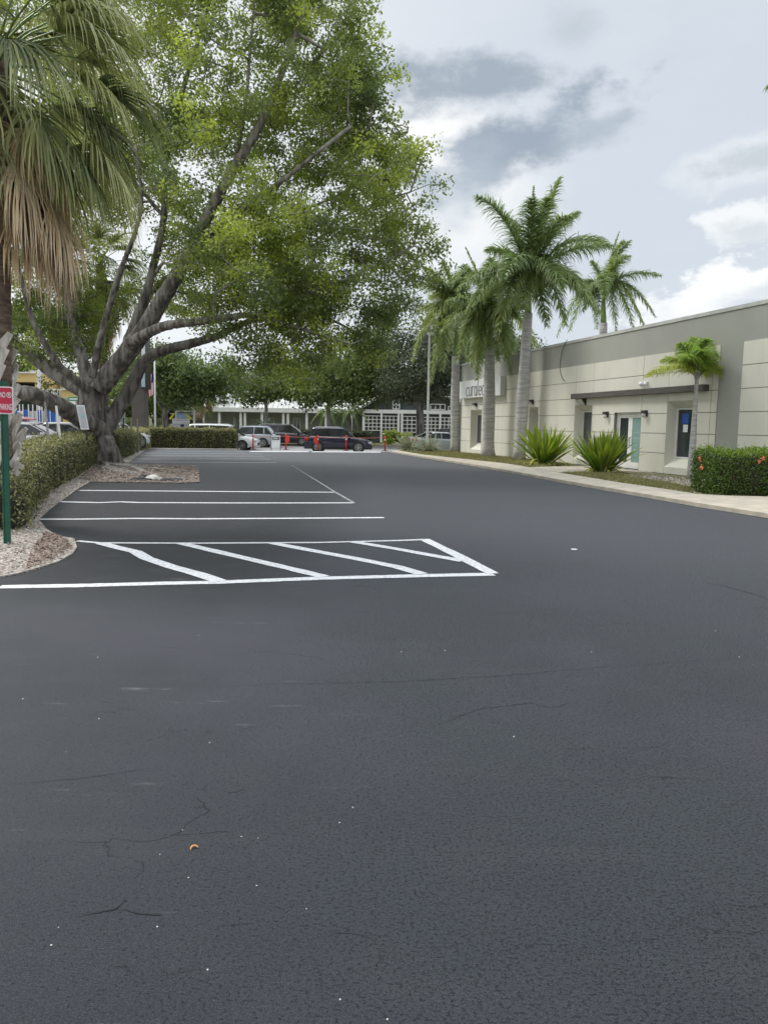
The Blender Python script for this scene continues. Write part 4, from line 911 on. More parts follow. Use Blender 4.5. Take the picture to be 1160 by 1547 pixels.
# ------------------------------------------------------------------ hedges
def hedge(name, label, path, wid, heights, L, W, n, leafm, group=None, cat='hedge', tint=(.1, .9), z0=.02, flowers=0, corem='hedgecore', top_tint=.0, rough=.09):
    P = [np.array(p[:2]) for p in path]; base = (P[0][0], P[0][1], 0)
    root = thing(name, label, cat, base, 0, group)
    seg = [np.linalg.norm(P[i + 1] - P[i]) for i in range(len(P) - 1)]; tot = sum(seg)
    def at(u):
        d = u * tot
        for i, s_ in enumerate(seg):
            if d <= s_ or i == len(seg) - 1: break
            d -= s_
        t = min(1, d / s_); q = P[i] + (P[i + 1] - P[i]) * t; dr = (P[i + 1] - P[i]) / s_
        h = heights[i] + (heights[i + 1] - heights[i]) * t
        return q, np.array([-dr[1], dr[0]]), h, dr
    # core: a lumpy inner solid
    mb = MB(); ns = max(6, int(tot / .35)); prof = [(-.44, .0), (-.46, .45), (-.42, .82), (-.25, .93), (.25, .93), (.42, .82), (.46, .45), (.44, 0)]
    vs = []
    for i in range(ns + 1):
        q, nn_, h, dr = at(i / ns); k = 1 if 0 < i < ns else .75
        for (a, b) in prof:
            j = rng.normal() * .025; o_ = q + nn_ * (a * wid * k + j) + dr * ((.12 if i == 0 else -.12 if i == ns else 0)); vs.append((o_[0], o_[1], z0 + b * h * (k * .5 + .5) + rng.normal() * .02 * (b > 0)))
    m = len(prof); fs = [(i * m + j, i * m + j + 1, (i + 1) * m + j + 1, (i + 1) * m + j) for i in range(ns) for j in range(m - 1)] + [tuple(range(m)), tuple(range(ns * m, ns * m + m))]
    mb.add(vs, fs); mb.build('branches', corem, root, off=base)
    # leaves on and just inside the surface
    u = rng.random(n); C_ = np.zeros((n, 3)); N_ = np.zeros((n, 3)); tt = np.zeros(n); face = rng.random(n)
    per = 2 * np.mean(heights) + wid; fh = np.mean(heights) / per
    for i in range(n):
        q, nn_, h, dr = at(u[i]); lump = .06 * math.sin(u[i] * tot * 5 + 1) + .05 * math.sin(u[i] * tot * 11)
        if face[i] < fh: a, b, nv = -.5, rng.random(), np.array([*(-nn_), .3])
        elif face[i] < 2 * fh: a, b, nv = .5, rng.random(), np.array([*nn_, .3])
        else: a, b, nv = rng.uniform(-.5, .5), 1.0, np.array([0, 0, 1.0])
        rr_ = min(1, max(0, (b - .7) / .3)); a *= 1 - .18 * rr_ ** 2
        if b == 1.0: b -= .5 * (abs(a) ** 3)
        inn = abs(rng.normal()) * rough - .03
        qq = q + nn_ * (a * wid * (1 + lump) - np.sign(a) * inn * (b < .97))
        if u[i] < .006 or u[i] > .994: qq = qq + dr * rng.normal() * .05
        z = z0 + b * h * (1 + .5 * lump) - (inn if b > .97 else 0) + rng.normal() * .03
        if rng.random() < .03 and b > .9: z += rng.uniform(.02, .16)
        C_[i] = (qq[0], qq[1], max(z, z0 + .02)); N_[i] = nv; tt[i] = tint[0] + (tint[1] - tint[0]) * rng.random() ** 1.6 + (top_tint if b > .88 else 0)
    # end caps
    for end in (0, 1):
        k = int(n * .5 * wid / tot * .8); q, nn_, h, dr = at(end * .9999); sg = -1 if end == 0 else 1
        a = rng.uniform(-.5, .5, k); b = rng.random(k); Ce = np.stack([q[0] + nn_[0] * a * wid + dr[0] * sg * .02, q[1] + nn_[1] * a * wid + dr[1] * sg * .02, z0 + b * h * (1 - .35 * np.abs(a) ** 3)], 1) + rng.normal(size=(k, 3)) * .05
        C_ = np.concatenate([C_, Ce]); N_ = np.concatenate([N_, np.tile(np.array([dr[0] * sg, dr[1] * sg, .3]), (k, 1))]); tt = np.concatenate([tt, tint[0] + (tint[1] - tint[0]) * rng.random(k) ** 1.6])
    V_ = leaf_quads(C_, L, W, .2, n=N_ * .9); quads('foliage', V_, np.clip(tt, 0, 1), leafm, root, off=base)
    if flowers:
        for (fx, fy) in flowers:
            fv = np.concatenate([leaf_quads(np.array([fx + rng.normal() * .0 for _ in range(1)] * 0 + [0, 0, 0]).reshape(-1, 3)[:1] + rng.normal(size=(26, 3)) * .026, .04, .03, 0)]) + G(1, 1)[None, None] * 0
            fv = fv + np.array([fx[0], fx[1], fx[2]]); quads('flower_head', fv, rng.random(len(fv)), 'flower', root, off=base)
    return root
HB = [(-25, 870), (20, 812), (36, 775), (62, 745), (106, 723), (138, 701)]
def HP(px, py, w): g = G(px, py)[:2]; return g
hl = [G(*p)[:2] + np.array([-.62, .15]) for p in [(44, 806), (40, 776), (70, 745), (112, 722), (146, 699)]]
hl = [hl[0] + np.array([-.15, -.1])] + hl[1:]
GH = 'clipped olive hedge sections beside the stalls'
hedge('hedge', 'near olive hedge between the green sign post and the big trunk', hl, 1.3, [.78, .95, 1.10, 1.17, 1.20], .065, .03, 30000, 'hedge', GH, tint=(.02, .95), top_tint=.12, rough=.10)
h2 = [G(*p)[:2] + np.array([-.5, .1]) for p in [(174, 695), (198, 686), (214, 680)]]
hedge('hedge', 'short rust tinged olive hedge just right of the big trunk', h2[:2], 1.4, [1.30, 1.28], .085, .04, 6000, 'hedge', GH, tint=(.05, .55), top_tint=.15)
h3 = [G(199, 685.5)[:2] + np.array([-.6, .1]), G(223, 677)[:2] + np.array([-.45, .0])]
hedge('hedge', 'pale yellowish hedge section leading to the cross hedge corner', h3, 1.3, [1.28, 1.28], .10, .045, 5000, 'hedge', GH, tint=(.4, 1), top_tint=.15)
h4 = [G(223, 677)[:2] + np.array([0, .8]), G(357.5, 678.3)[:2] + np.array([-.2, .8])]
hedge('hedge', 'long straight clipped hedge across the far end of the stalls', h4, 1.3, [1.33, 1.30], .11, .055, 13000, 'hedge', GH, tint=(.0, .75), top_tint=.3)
hx0 = G(1092, 747.5, .1)[:2] + np.array([0, .75]); hx1 = G(1160, 749, .1)[:2] + np.array([2.8, .2])
hr = hedge('hedge', 'dense glossy green hedge with coral flowers at the right edge', [hx0 + np.array([-.15, .1]), hx1 + np.array([0, .6])], 1.5, [1.10, 1.14], .05, .032, 30000, 'ixora', None, tint=(.0, .55), top_tint=.35, z0=.07, rough=.07,
   flowers=[(AT(1056, 693, hx0[1] - .35), 0), (AT(1059, 706, hx0[1] - .6), 0), (AT(1152, 692, hx0[1] - .82), 0), (AT(1147, 697, hx0[1] - .82), 0)])
hf = [AT(455, 668, 75)[:2], AT(560, 668, 75)[:2]]
hedge('hedge', 'dark low hedge in front of the grey building behind the dark blue car', hf, 1.6, [1.3, 1.2], .2, .12, 3500, 'oak', None, tint=(0, .4), z0=-.1)
def shrub(name, label, px, py, Y, r, h, leafm, n=700, L=.16, W=.07, zb=-.12, tint=(.1, .8), group=None):
    b = AT(px, py, Y); b[2] = zb; root = thing(name, label, 'shrub', tuple(b), 0, group)
    st = MB()
    for k in range(7):
        a = rng.random() * 6.28; st.tube([(0, 0, -.05), (math.cos(a) * r * .3, math.sin(a) * r * .3, h * .4), (math.cos(a) * r * .6, math.sin(a) * r * .6, h * .75)], [.03, .02, .01], 5)
    st.build('stem', 'bark', root)
    nn_ = 14; cc = unit(rng.normal(size=(nn_, 3))) * np.array([r * .6, r * .6, h * .33]) + np.array([0, 0, h * .55]); idx = rng.integers(0, nn_, n)
    P_ = cc[idx] + unit(rng.normal(size=(n, 3))) * (rng.random(n) ** .4)[:, None] * np.array([r * .45, r * .45, h * .3]); P_[:, 2] = np.maximum(P_[:, 2], .03)
    quads('foliage', leaf_quads(P_, L, W, .2), rng.uniform(*tint, n), leafm, root); return root
shrub('shrub', 'bright yellow green variegated shrub at the far kerb', 590, 672, 70.5, 1.1, 1.35, 'strap', 900, .3, .12, tint=(.1, .8))
shrub('shrub', 'second variegated shrub, the one nearer the light pole', 612, 672, 70.5, 1.0, 1.15, 'strap', 900, .3, .12, tint=(.35, 1))
shrub('shrub', 'dark leafy shrub in front of the grey building behind the black minivan', 398, 668, 79, 1.7, 2.2, 'oak', 900, .35, .14, tint=(0, .3))
shrub('shrub', 'round clipped tan shrub beside the gabled sign', 250, 668, 68, 1.2, 1.5, 'hedge', 900, .2, .1, tint=(.3, .9))
shrub('shrub', 'reddish spiky shrub under the leaning street tree', 243, 664, 70, 1.6, 2.1, 'hedge', 900, .35, .08, tint=(.0, .3))
shrub('shrub', 'green bush beside the base of the brown pylon sign', 193, 660, 58, 1.2, 2.0, 'street_leaf', 900, .22, .1, tint=(.1, .5))

# ------------------------------------------------------------------ strap and blade clumps
def blades(root, n, length, width, spread, m, tb, droop=.35, z=.03, name='blades', segs=5, base_r=.18, up=(35, 88)):
    az = rng.random(n) * 6.2832; el = np.radians(rng.uniform(*up, n)); D = np.stack([np.cos(az) * np.cos(el) * spread, np.sin(az) * np.cos(el) * spread, np.sin(el)], 1); D = unit(D)
    x = np.stack([np.cos(az) * base_r * rng.random(n), np.sin(az) * base_r * rng.random(n), np.full(n, z)], 1); l = length * rng.uniform(.7, 1.15, n)
    wd = unit(np.cross(D, np.array([0, 0, 1.0]) + rng.normal(size=(n, 3)) * .25)); out = []; ti = []; tl = np.clip(tb + rng.normal(size=n) * .2, 0, 1); dk = droop * rng.uniform(.4, 1.6, n)
    pw = [.45, .85, 1, .9, .62, .02]
    for k in range(segs):
        w0 = width * pw[k]; w1 = width * pw[k + 1]; y = x + D * (l / segs)[:, None]
        out.append(np.stack([x - wd * w0 / 2, x + wd * w0 / 2, y + wd * w1 / 2, y - wd * w1 / 2], 1)); ti.append(tl + .04 * k); x = y
        D = unit(D + np.array([0, 0, -1.0]) * (dk * (.25 + .5 * k / segs) * np.cos(el))[:, None])
    return quads(name, np.concatenate(out), np.clip(np.concatenate(ti), 0, 1), m, root)
GC = 'strap leaved clumps by the entrance path'
for i, (px, py, lab, ln, n) in enumerate(((820, 702, 'broad strap leaved green clump in front of the tallest palm trunk', 1.72, 190), (909, 713.5, 'broad strap leaved green clump in front of the glass doors', 1.55, 190))):
    b = G(px, py, .08); root = thing('crinum_plant', lab, 'plant', tuple(b), 0, GC)
    blades(root, n, ln, .115, 1.0, 'strap', .22, .28, up=(38, 86), base_r=.32)
    blades(root, 26, ln * .85, .10, 1.3, 'strap', .85, 1.5, name='old_leaves', up=(5, 45), base_r=.3)
    blades(root, 18, ln * .35, .07, 1.0, 'deadfan', .6, .8, name='dry_leaves', up=(0, 50), base_r=.35)
GB = 'grey green spiky clumps at the foot of the light pole'
for (px, py, lab, ln) in ((617, 681, 'grey green spiky clump left of the light pole', 1.3), (645, 683, 'grey green spiky clump in front of the light pole base', 1.15)):
    b = G(px, py, .07); root = thing('blade_clump', lab, 'plant', tuple(b), 0, GB)
    blades(root, 150, ln, .06, 1.3, 'spike', .45, .7, up=(15, 80), base_r=.35)
for (px, label_) in ((498, 'small feather palm with thin trunk behind the dark blue car'), (531, 'short leaning feather palm left of the white trellis windows')):
    Yp = 73; bb = AT(px, 668, Yp)
    feather_palm('small_palm', label_, (px, 668), Yp, -.1, 632, px - 2, 628, (px - 2, 627), [(px - 28, 640, 0, .5, .2), (px - 18, 622, .5, .4, .2), (px + 20, 620, 0, .4, .2), (px + 27, 640, .5, .5, .2), (px - 8, 612, 0, .2, .3), (px + 10, 648, -1, .5, .2), (px - 16, 650, -1, .5, .2), (px + 4, 611, 1, .2, .2)], 4, .3, None, .45, nleaf=26, width=.07, trunkm='bark', shaftm='shaft')
#SPLIT2

# far mass of trees that fills the gaps at the horizon on the left
def far_mass(name, x0, x1, Y, top, n, m, tint):
    xs = rng.uniform(x0, x1, n); hh_ = top * (.72 + .18 * np.sin(xs * .31) + .14 * np.sin(xs * .83 + 2)); P_ = np.stack([xs, Y + rng.uniform(-3, 3, n), hh_ * rng.random(n) ** .7], 1)
    o = quads(name, leaf_quads(P_, .7, .4, .2), rng.uniform(*tint, n), m); o['kind'] = 'stuff'; return o
far_mass('distant_trees', -95, -22, 104, 8.5, 16000, 'oak', (.05, .55))
far_mass('distant_trees', -30, 45, 118, 9.5, 12000, 'oak', (.15, .6))
far_mass('distant_shrubs', AT(240, 650, 76)[0], AT(292, 650, 76)[0], 77, 5.2, 2600, 'oak', (.0, .35))
# ------------------------------------------------------------------ cars
def loft(mb, secs, close=True):
    """secs: list of rings of equal length (list of points)"""
    n = len(secs[0]); vs = [p for s in secs for p in s]; fs = []
    for i in range(len(secs) - 1):
        for k in range(n - 1): fs.append((i * n + k, i * n + k + 1, (i + 1) * n + k + 1, (i + 1) * n + k))
    if close: fs.append(tuple(range(n))[::-1]); fs.append(tuple(range(len(vs) - n, len(vs))))
    mb.add(vs, fs)
KINDS = {
 # L, W, H, belt profile (x, z) rear->front, greenhouse (rear base, rear top, front top, front base), wheel r, axle positions
 'suv': dict(L=4.6, W=1.86, H=1.68, belt=[(-2.3, .62), (-2.27, .95), (-2.15, 1.06), (-1.2, 1.06), (0, 1.03), (.75, 1.01), (1.3, .98), (1.9, .88), (2.2, .74), (2.3, .55)], gh=(-2.16, -1.70, .30, 1.12), r=.36, ax=(-1.38, 1.38)),
 'van': dict(L=5.1, W=1.95, H=1.78, belt=[(-2.55, .55), (-2.53, .95), (-2.46, 1.08), (-1.2, 1.08), (0, 1.06), (1.0, 1.02), (1.6, .95), (2.15, .85), (2.48, .68), (2.55, .5)], gh=(-2.45, -2.15, .55, 1.62), r=.34, ax=(-1.45, 1.55)),
 'sedan': dict(L=4.7, W=1.82, H=1.44, belt=[(-2.35, .6), (-2.3, .92), (-2.1, .98), (-1.4, .97), (0, .93), (.8, .92), (1.2, .90), (1.8, .82), (2.25, .66), (2.35, .48)], gh=(-1.75, -.85, .25, 1.15), r=.33, ax=(-1.38, 1.42)),
 'hatch': dict(L=4.1, W=1.76, H=1.52, belt=[(-2.05, .6), (-2.02, .95), (-1.95, 1.0), (-1.0, .99), (0, .96), (.7, .94), (1.1, .92), (1.6, .82), (1.95, .66), (2.05, .5)], gh=(-1.93, -1.45, .2, 1.1), r=.31, ax=(-1.25, 1.28)),
}
def car(name, label, cat, x, y, z, rz, kind, paint, group=None):
    K = KINDS[kind]; W = K['W'] / 2; H = K['H']; root = thing(name, label, cat, (x, y, z), rz, group)
    mb = MB(); zb = .22; secs = []
    def ring(xx, zt, k):
        w = W * k; zm = zb + (zt - zb) * .5
        return [(xx, -w * .90, zb), (xx, -w * .985, zb + .12), (xx, -w, zm), (xx, -w * .975, zt - .10), (xx, -w * .90, zt), (xx, 0, zt + .03), (xx, w * .90, zt), (xx, w * .975, zt - .10), (xx, w, zm), (xx, w * .985, zb + .12), (xx, w * .90, zb)]
    bl_ = K['belt']
    for i, (xx, zt) in enumerate(bl_):
        e = min(abs(xx - bl_[0][0]), abs(xx - bl_[-1][0])); k = 1 - .14 * max(0, 1 - e / .5) ** 2
        secs.append(ring(xx, zt, k))
    loft(mb, secs); body = mb.build('body', paint, root, True)
    body.data.set_sharp_from_angle(angle=R(38))
    rb, rt, ft, fb = K['gh']
    def belt(xx):
        for (a, b) in zip(bl_[:-1], bl_[1:]):
            if a[0] <= xx <= b[0]: return a[1] + (b[1] - a[1]) * (xx - a[0]) / (b[0] - a[0])
        return bl_[0][1]
    def gring(xx, t):   # t 0 at belt .. 1 at roof
        zz0 = belt(xx) - .02; ztop = zz0 + (H - .05 - zz0) * t; w0 = W * .89; w1 = W * (.89 - .16 * t)
        return [(xx, -w0, zz0), (xx, -w1, ztop), (xx, -w1 * .82, ztop + .03 * t), (xx, w1 * .82, ztop + .03 * t), (xx, w1, ztop), (xx, w0, zz0)]
    mb = MB(); xs = [(rb, .02), (rb + (rt - rb) * .5, .52), (rt, .94), ((rt + ft) / 2, 1.0), (ft, .97), (ft + (fb - ft) * .5, .56), (fb, .02)]
    loft(mb, [gring(a, b) for a, b in xs]); gh_ = mb.build('glasshouse', 'carglass', root, False)
    # roof skin
    mb = MB(); secs = []
    for xx, t in ((rt - .05, .93), (rt + .1, .985), ((rt + ft) / 2, 1.02), (ft - .05, .985), (ft + .12, .90)):
        g_ = gring(max(rt, min(ft, xx)), t); w1 = abs(g_[1][1]) + .015; zt = g_[1][2]
        secs.append([(xx, -w1, zt - .03), (xx, -w1 * .96, zt + .03), (xx, -w1 * .6, zt + .055), (xx, w1 * .6, zt + .055), (xx, w1 * .96, zt + .03), (xx, w1, zt - .03)])
    loft(mb, secs); mb.build('roof', paint, root, True)
    # pillars
    for sg in (-1, 1):
        for (xa, ta, xb, tb_, w) in ((rb + .03, .03, rt + .02, .95, .10), (fb - .03, .03, ft - .0, .95, .06), ((rt + ft) / 2 - .05 + .1, .02, (rt + ft) / 2 + .02, .99, .07), (rt + (ft - rt) * .12, .02, rt + (ft - rt) * .12 + .03, .97, .09)):
            if kind == 'van' and w == .09: pass
            A = gring(xa, ta); B = gring(xb, tb_); pa = np.array([xa, sg * (abs(A[1][1]) + .004), A[1][2]]); pb = np.array([xb, sg * (abs(B[1][1]) + .006), B[1][2]])
            pa[1] = sg * (W * .89 + .008 - .0); pa[2] = belt(xa) - .02
            m2 = MB(); o_ = np.array([0, sg * .012, 0]); dx = np.array([w / 2, 0, 0])
            vs = [pa - dx, pa + dx, pb + dx, pb - dx]; m2.add(vs + [v + o_ for v in vs], [(0, 1, 2, 3), (4, 5, 6, 7), (0, 1, 5, 4), (1, 2, 6, 5), (2, 3, 7, 6), (3, 0, 4, 7)]); m2.build('pillar', paint, root)
    # window trim, sills, arches
    for sg in (-1, 1):
        m2 = MB(); m2.tube([(rb + .25, sg * (W * .89 + .012), belt(rb + .2) - .0), (0, sg * (W * .89 + .014), belt(0)), (fb - .15, sg * (W * .89 + .012), belt(fb - .15))], .012, 5); m2.build('window_trim', 'rim', root)
        m2 = MB(); m2.box(-K['L'] / 2 + .55, K['L'] / 2 - .55, min(sg * W * .93, sg * W * 1.004), max(sg * W * .93, sg * W * 1.004), .19, .33); m2.build('sill', 'rubber' if kind in ('suv',) else paint, root)
        m2 = MB(); m2.box(fb - .45, fb - .27, min(sg * W * .93, sg * (W + .17)), max(sg * W * .93, sg * (W + .17)), belt(fb - .3) + .0, belt(fb - .3) + .14); m2.build('mirror', paint, root, bevel=.03)
        for ax in K['ax']:
            r = K['r']; m2 = MB(); m2.tube([(ax, sg * (W - .30), r), (ax, sg * (W + .006), r)], r * 1.17, 20); m2.build('wheel_arch', 'rubber', root)
            wh = MB(); wh.tube([(ax, sg * (W - .2), r), (ax, sg * (W - .0), r), (ax, sg * (W + .018), r)], [r, r, r * .93], 22); wo2 = wh.build('wheel', 'rubber', root, True)
            wo2.data.set_sharp_from_angle(angle=R(35))
            rm = MB(); yy = sg * (W + .021)
            rm.tube([(ax, sg * (W + .008), r), (ax, yy, r)], r * .20, 10)
            for q in range(10):
                a = q * math.pi / 5; c_, s_ = math.cos(a), math.sin(a); w = .024; d_ = np.array([c_, 0, s_]); n_ = np.array([-s_, 0, c_]) * w; o = np.array([ax, yy, r])
                rm.add([o + d_ * r * .12 - n_, o + d_ * r * .66 - n_ * .8, o + d_ * r * .66 + n_ * .8, o + d_ * r * .12 + n_], [(0, 1, 2, 3)])
            for q in range(20):
                a0, a1 = q * math.pi / 10, (q + 1) * math.pi / 10
                rm.add([(ax + math.cos(a0) * r * .63, yy, r + math.sin(a0) * r * .63), (ax + math.cos(a1) * r * .63, yy, r + math.sin(a1) * r * .63), (ax + math.cos(a1) * r * .70, yy, r + math.sin(a1) * r * .70), (ax + math.cos(a0) * r * .70, yy, r + math.sin(a0) * r * .70)], [(0, 1, 2, 3)])
            rm.build('rim', 'rim', wo2)
        # lamps
        xr = -K['L'] / 2; xf = K['L'] / 2; m2 = MB(); zl = bl_[1][1] - .16
        m2.box(xr - .005, xr + .30, min(sg * W * .62, sg * W * .985), max(sg * W * .62, sg * W * .985), zl, zl + .17); m2.build('taillight', 'taillight', root, bevel=.02)
        m2 = MB(); m2.box(xf - .36, xf - .03, min(sg * W * .52, sg * W * .93), max(sg * W * .52, sg * W * .93), .60, .72); m2.build('headlight', 'lens', root, bevel=.02)
        if kind in ('suv', 'van'):
            m2 = MB(); m2.tube([(rt + .1, sg * W * .66, H - .02), (rt + .2, sg * W * .66, H + .03), (ft - .3, sg * W * .66, H + .03), (ft - .2, sg * W * .66, H - .03)], .016, 5); m2.build('roof_rail', 'rim', root)
    m2 = MB(); xf = K['L'] / 2; m2.box(xf - .12, xf + .01, -W * .55, W * .55, .34, .52); m2.build('grille', 'rubber', root, bevel=.01)
    m2 = MB(); xr = -K['L'] / 2; m2.box(xr - .02, xr + .15, -W * .8, W * .8, .24, .42); m2.build('bumper', 'rubber', root, bevel=.02)
    m2 = MB(); m2.box(xr - .022, xr + .0, -.16, .16, .62, .72); m2.build('licence_plate', 'signwhite', root)
    return root
GV = 'vehicles in the street beyond the barrier'
def carpx(px_c, Y, **k):
    p = AT(px_c, 660, Y); return p[0], Y
x, y = carpx(512, 51.9); car('parked_car', 'dark blue SUV with silver window trim behind the orange barrier posts', 'car', x, y + .0, -.15, 0, 'suv', 'navy_car', GV)
x, y = carpx(431, 66.0); car('parked_car', 'black minivan with pale lower trim, behind the white sandwich board', 'minivan', x, y, -.10, 0, 'van', 'dark_car', GV)
x, y = carpx(337, 53.6); car('parked_car', 'white car whose nose sticks out past the end of the long hedge', 'car', x, y, -.15, 0, 'van', 'white_car', GV)
x, y = carpx(374, 60.5); car('parked_car', 'pale silver blue SUV half hidden behind the white low car', 'car', x, y, -.15, R(180), 'suv', 'silver_car', GV)
x, y = carpx(671, 56); car('parked_car', 'grey green sedan behind the nearest royal palm trunk', 'car', x, y, -.15, R(0), 'sedan', 'sage_car', GV)
x, y = carpx(657, 62); car('parked_car', 'white sedan behind the grey green sedan at the light pole', 'car', x, y, -.15, R(0), 'sedan', 'white_car', GV)
x, y = carpx(694, 64); car('parked_car', 'dark grey SUV partly hidden by the corner of the cream building', 'car', x, y, -.15, R(0), 'suv', 'grey_car', GV)
GLc = 'cars in the neighbouring lot behind the left hedge'
for (px, Y, kd_, pt, rz, lab) in ((42, 30, 'sedan', 'white_car', 12, 'white car with long sloping bonnet right beside the fan palm trunk'), (104, 35, 'sedan', 'white_car', 8, 'white sedan behind the hedge left of the big trunk, below the low limb'),
     (62, 41, 'sedan', 'navy_car', 5, 'dark blue car between the two white cars behind the hedge'), (40, 47, 'suv', 'red_car', 5, 'red SUV behind the near white car and dark blue car'),
     (172, 44, 'sedan', 'white_car', 70, 'white car roof seen just right of the big trunk'), (273, 56, 'sedan', 'white_car', 10, 'white car at the foot of the brown pylon sign')):
    x, y = carpx(px, Y); car('parked_car', lab, 'car', x, y, -.15 if Y > 50 else .2, R(rz), kd_, pt, GLc)

nl = MB(); nl.prism([(-45, 24), (-14.5, 24), (-16.5, 34), (-18.5, 49), (-45, 49)], -.165, .2); struct(nl.build('neighbour_lot', 'street'))
# ------------------------------------------------------------------ barrier posts, tape, boards
GP = 'orange red barrier posts across the lot exit'
bp = []
for (px, py, lab, bag, hh) in ((382.5, 678.6, 'leftmost orange red barrier post, at the nose of the white car', 0, 1.02), (432, 679.4, 'orange red barrier post with a base plate, just right of the sandwich board', 1, 1.06), (480.2, 680.6, 'orange red barrier post at the rear wheel of the dark blue SUV', 1, 1.02), (523, 680.8, 'orange red barrier post at the front door of the dark blue SUV', 0, 1.02), (581.5, 681.2, 'rightmost orange red barrier post, alone by the kerb', 0, 1.0)):
    b = G(px, py); root = thing('barrier_post', lab, 'post', tuple(b), 0, GP); bp.append(b)
    m2 = MB(); m2.tube([(0, 0, .03), (0, 0, hh * .9), (0, 0, hh * .96), (0, 0, hh)], [.055, .05, .045, .03], 12); m2.build('pole', 'orange', root, True)
    m2 = MB(); m2.tube([(0, 0, 0.0), (0, 0, .035)], [.22, .20], 8); m2.build('base', 'rubber', root)
    m2 = MB(); m2.tube([(0, 0, hh * .70), (0, 0, hh * .78)], .057, 12); m2.build('reflective_band', 'signwhite', root, True)
    if bag:
        m2 = MB(); s = 1 if px < 450 else -1
        m2.add([(-.04, -.07, hh * .92), (.24 * s, -.09, hh * .88), (.25 * s, -.08, hh * .5), (.10 * s, -.10, hh * .44), (-.04, -.07, hh * .5), (-.04, .0, hh * .92), (.24 * s, -.02, hh * .88), (.25 * s, .0, hh * .5), (.10 * s, -.0, hh * .44), (-.04, .0, hh * .5)], [(0, 1, 2, 3, 4), (9, 8, 7, 6, 5), (0, 1, 6, 5), (1, 2, 7, 6), (2, 3, 8, 7), (3, 4, 9, 8), (4, 0, 5, 9)]); m2.build('bag', 'orange', root, bevel=.01)
tr = thing('barrier_tape', 'red tape strung from post to post across the lot exit', 'tape', tuple(bp[0]), 0)
for i in range(4):
    A = bp[i] + np.array([0, -.06, .90]); B = bp[i + 1] + np.array([0, -.06, .92]); m2 = MB(); pts = [A + (B - A) * t + np.array([0, 0, -.05 * math.sin(math.pi * t)]) for t in np.linspace(0, 1, 12)]
    vs = []
    for p in pts: vs += [p + np.array([0, 0, -.018]), p + np.array([0, 0, .018]), p + np.array([0, .006, .018]), p + np.array([0, .006, -.018])]
    m2.add(vs, [(4 * k + j, 4 * k + (j + 1) % 4, 4 * k + 4 + (j + 1) % 4, 4 * k + 4 + j) for k in range(11) for j in range(4)]); m2.build('tape_span', 'tape', tr, off=tuple(bp[0]))
b = G(417, 680.2); root = thing('sandwich_board', 'white sandwich board with a grey heading standing at the lot exit', 'sign', tuple(b), R(4))
def slab(root, name, m, x0, x1, z0, z1, y0, y1, th=.02):
    m2 = MB(); m2.add([(x0, y0, z0), (x1, y0, z0), (x1, y1, z1), (x0, y1, z1), (x0, y0 + th, z0), (x1, y0 + th, z0), (x1, y1 + th, z1), (x0, y1 + th, z1)], [(0, 1, 2, 3), (7, 6, 5, 4), (0, 4, 5, 1), (1, 5, 6, 2), (2, 6, 7, 3), (3, 7, 4, 0)]); return m2.build(name, m, root)
pn = slab(root, 'front_panel', 'signwhite', -.29, .29, .14, .96, -.28, -.02); slab(root, 'back_panel', 'signwhite', -.29, .29, .14, .96, .30, .02)
slab(pn, 'heading', 'greytext', -.24, .24, .68, .88, -.122, -.056, .004); slab(pn, 'heading_mark', 'signwhite', -.14, .10, .76, .81, -.102, -.086, .004)
for sx in (-.30, .30):
    for sy in (-1, 1):
        m2 = MB(); m2.tube([(sx, sy * .33, .0), (sx, sy * .02, .98)], .016, 6); m2.build('leg', 'greytext', root)

# ------------------------------------------------------------------ signs and poles
b = G(12, 821, .018); b2 = AT(3.5, 560, b[1]); root = thing('no_parking_sign', 'red and white NO PARKING sign on a green channel post', 'sign', tuple(b), R(4)); root.rotation_euler.y = .02
H_ = 2.22
m2 = MB(); m2.box(-.028, .028, -.012, .012, -.1, H_ - .02); m2.box(-.045, -.028, -.022, .012, -.1, H_ - .021); m2.box(.028, .045, -.022, .012, -.1, H_ - .021); m2.build('post', 'signgreen', root)
zt = AT(5, 586, b[1])[2]; zbm = AT(5, 627.5, b[1])[2]; hgt = zt - zbm; xr = AT(20, 606, b[1])[0] - b[0]
cxs = .034
root['label'] = 'red and white NO PARKING sign on a green channel post'
m2 = MB()
def rrect(cx, cz, w, h, r, n=5):
    out = []
    for (sx, sz, a0) in ((1, 1, 0), (-1, 1, 90), (-1, -1, 180), (1, -1, 270)):
        for i in range(n + 1):
            a = R(a0 + 90 * i / n); out.append((cx + sx * (w / 2 - r) + math.cos(a) * r, cz + sz * (h / 2 - r) + math.sin(a) * r))
    return out
def plate(name, m, poly, y0, y1, parent):
    n = len(poly); m2 = MB(); m2.add([(p[0], y0, p[1]) for p in poly] + [(p[0], y1, p[1]) for p in poly], [tuple(range(n)), tuple(range(n, 2 * n))[::-1]] + [(i, (i + 1) % n, n + (i + 1) % n, n + i) for i in range(n)]); return m2.build(name, m, parent)
cz = (zt + zbm) / 2; SWd = hgt * .53
pl = plate('sign_plate', 'signwhite', rrect(cxs, cz, SWd, hgt, .03), -.034, -.026, root)
plate('red_field', 'signred', rrect(cxs, cz, SWd - .03, hgt - .03, .022), -.037, -.0345, pl)
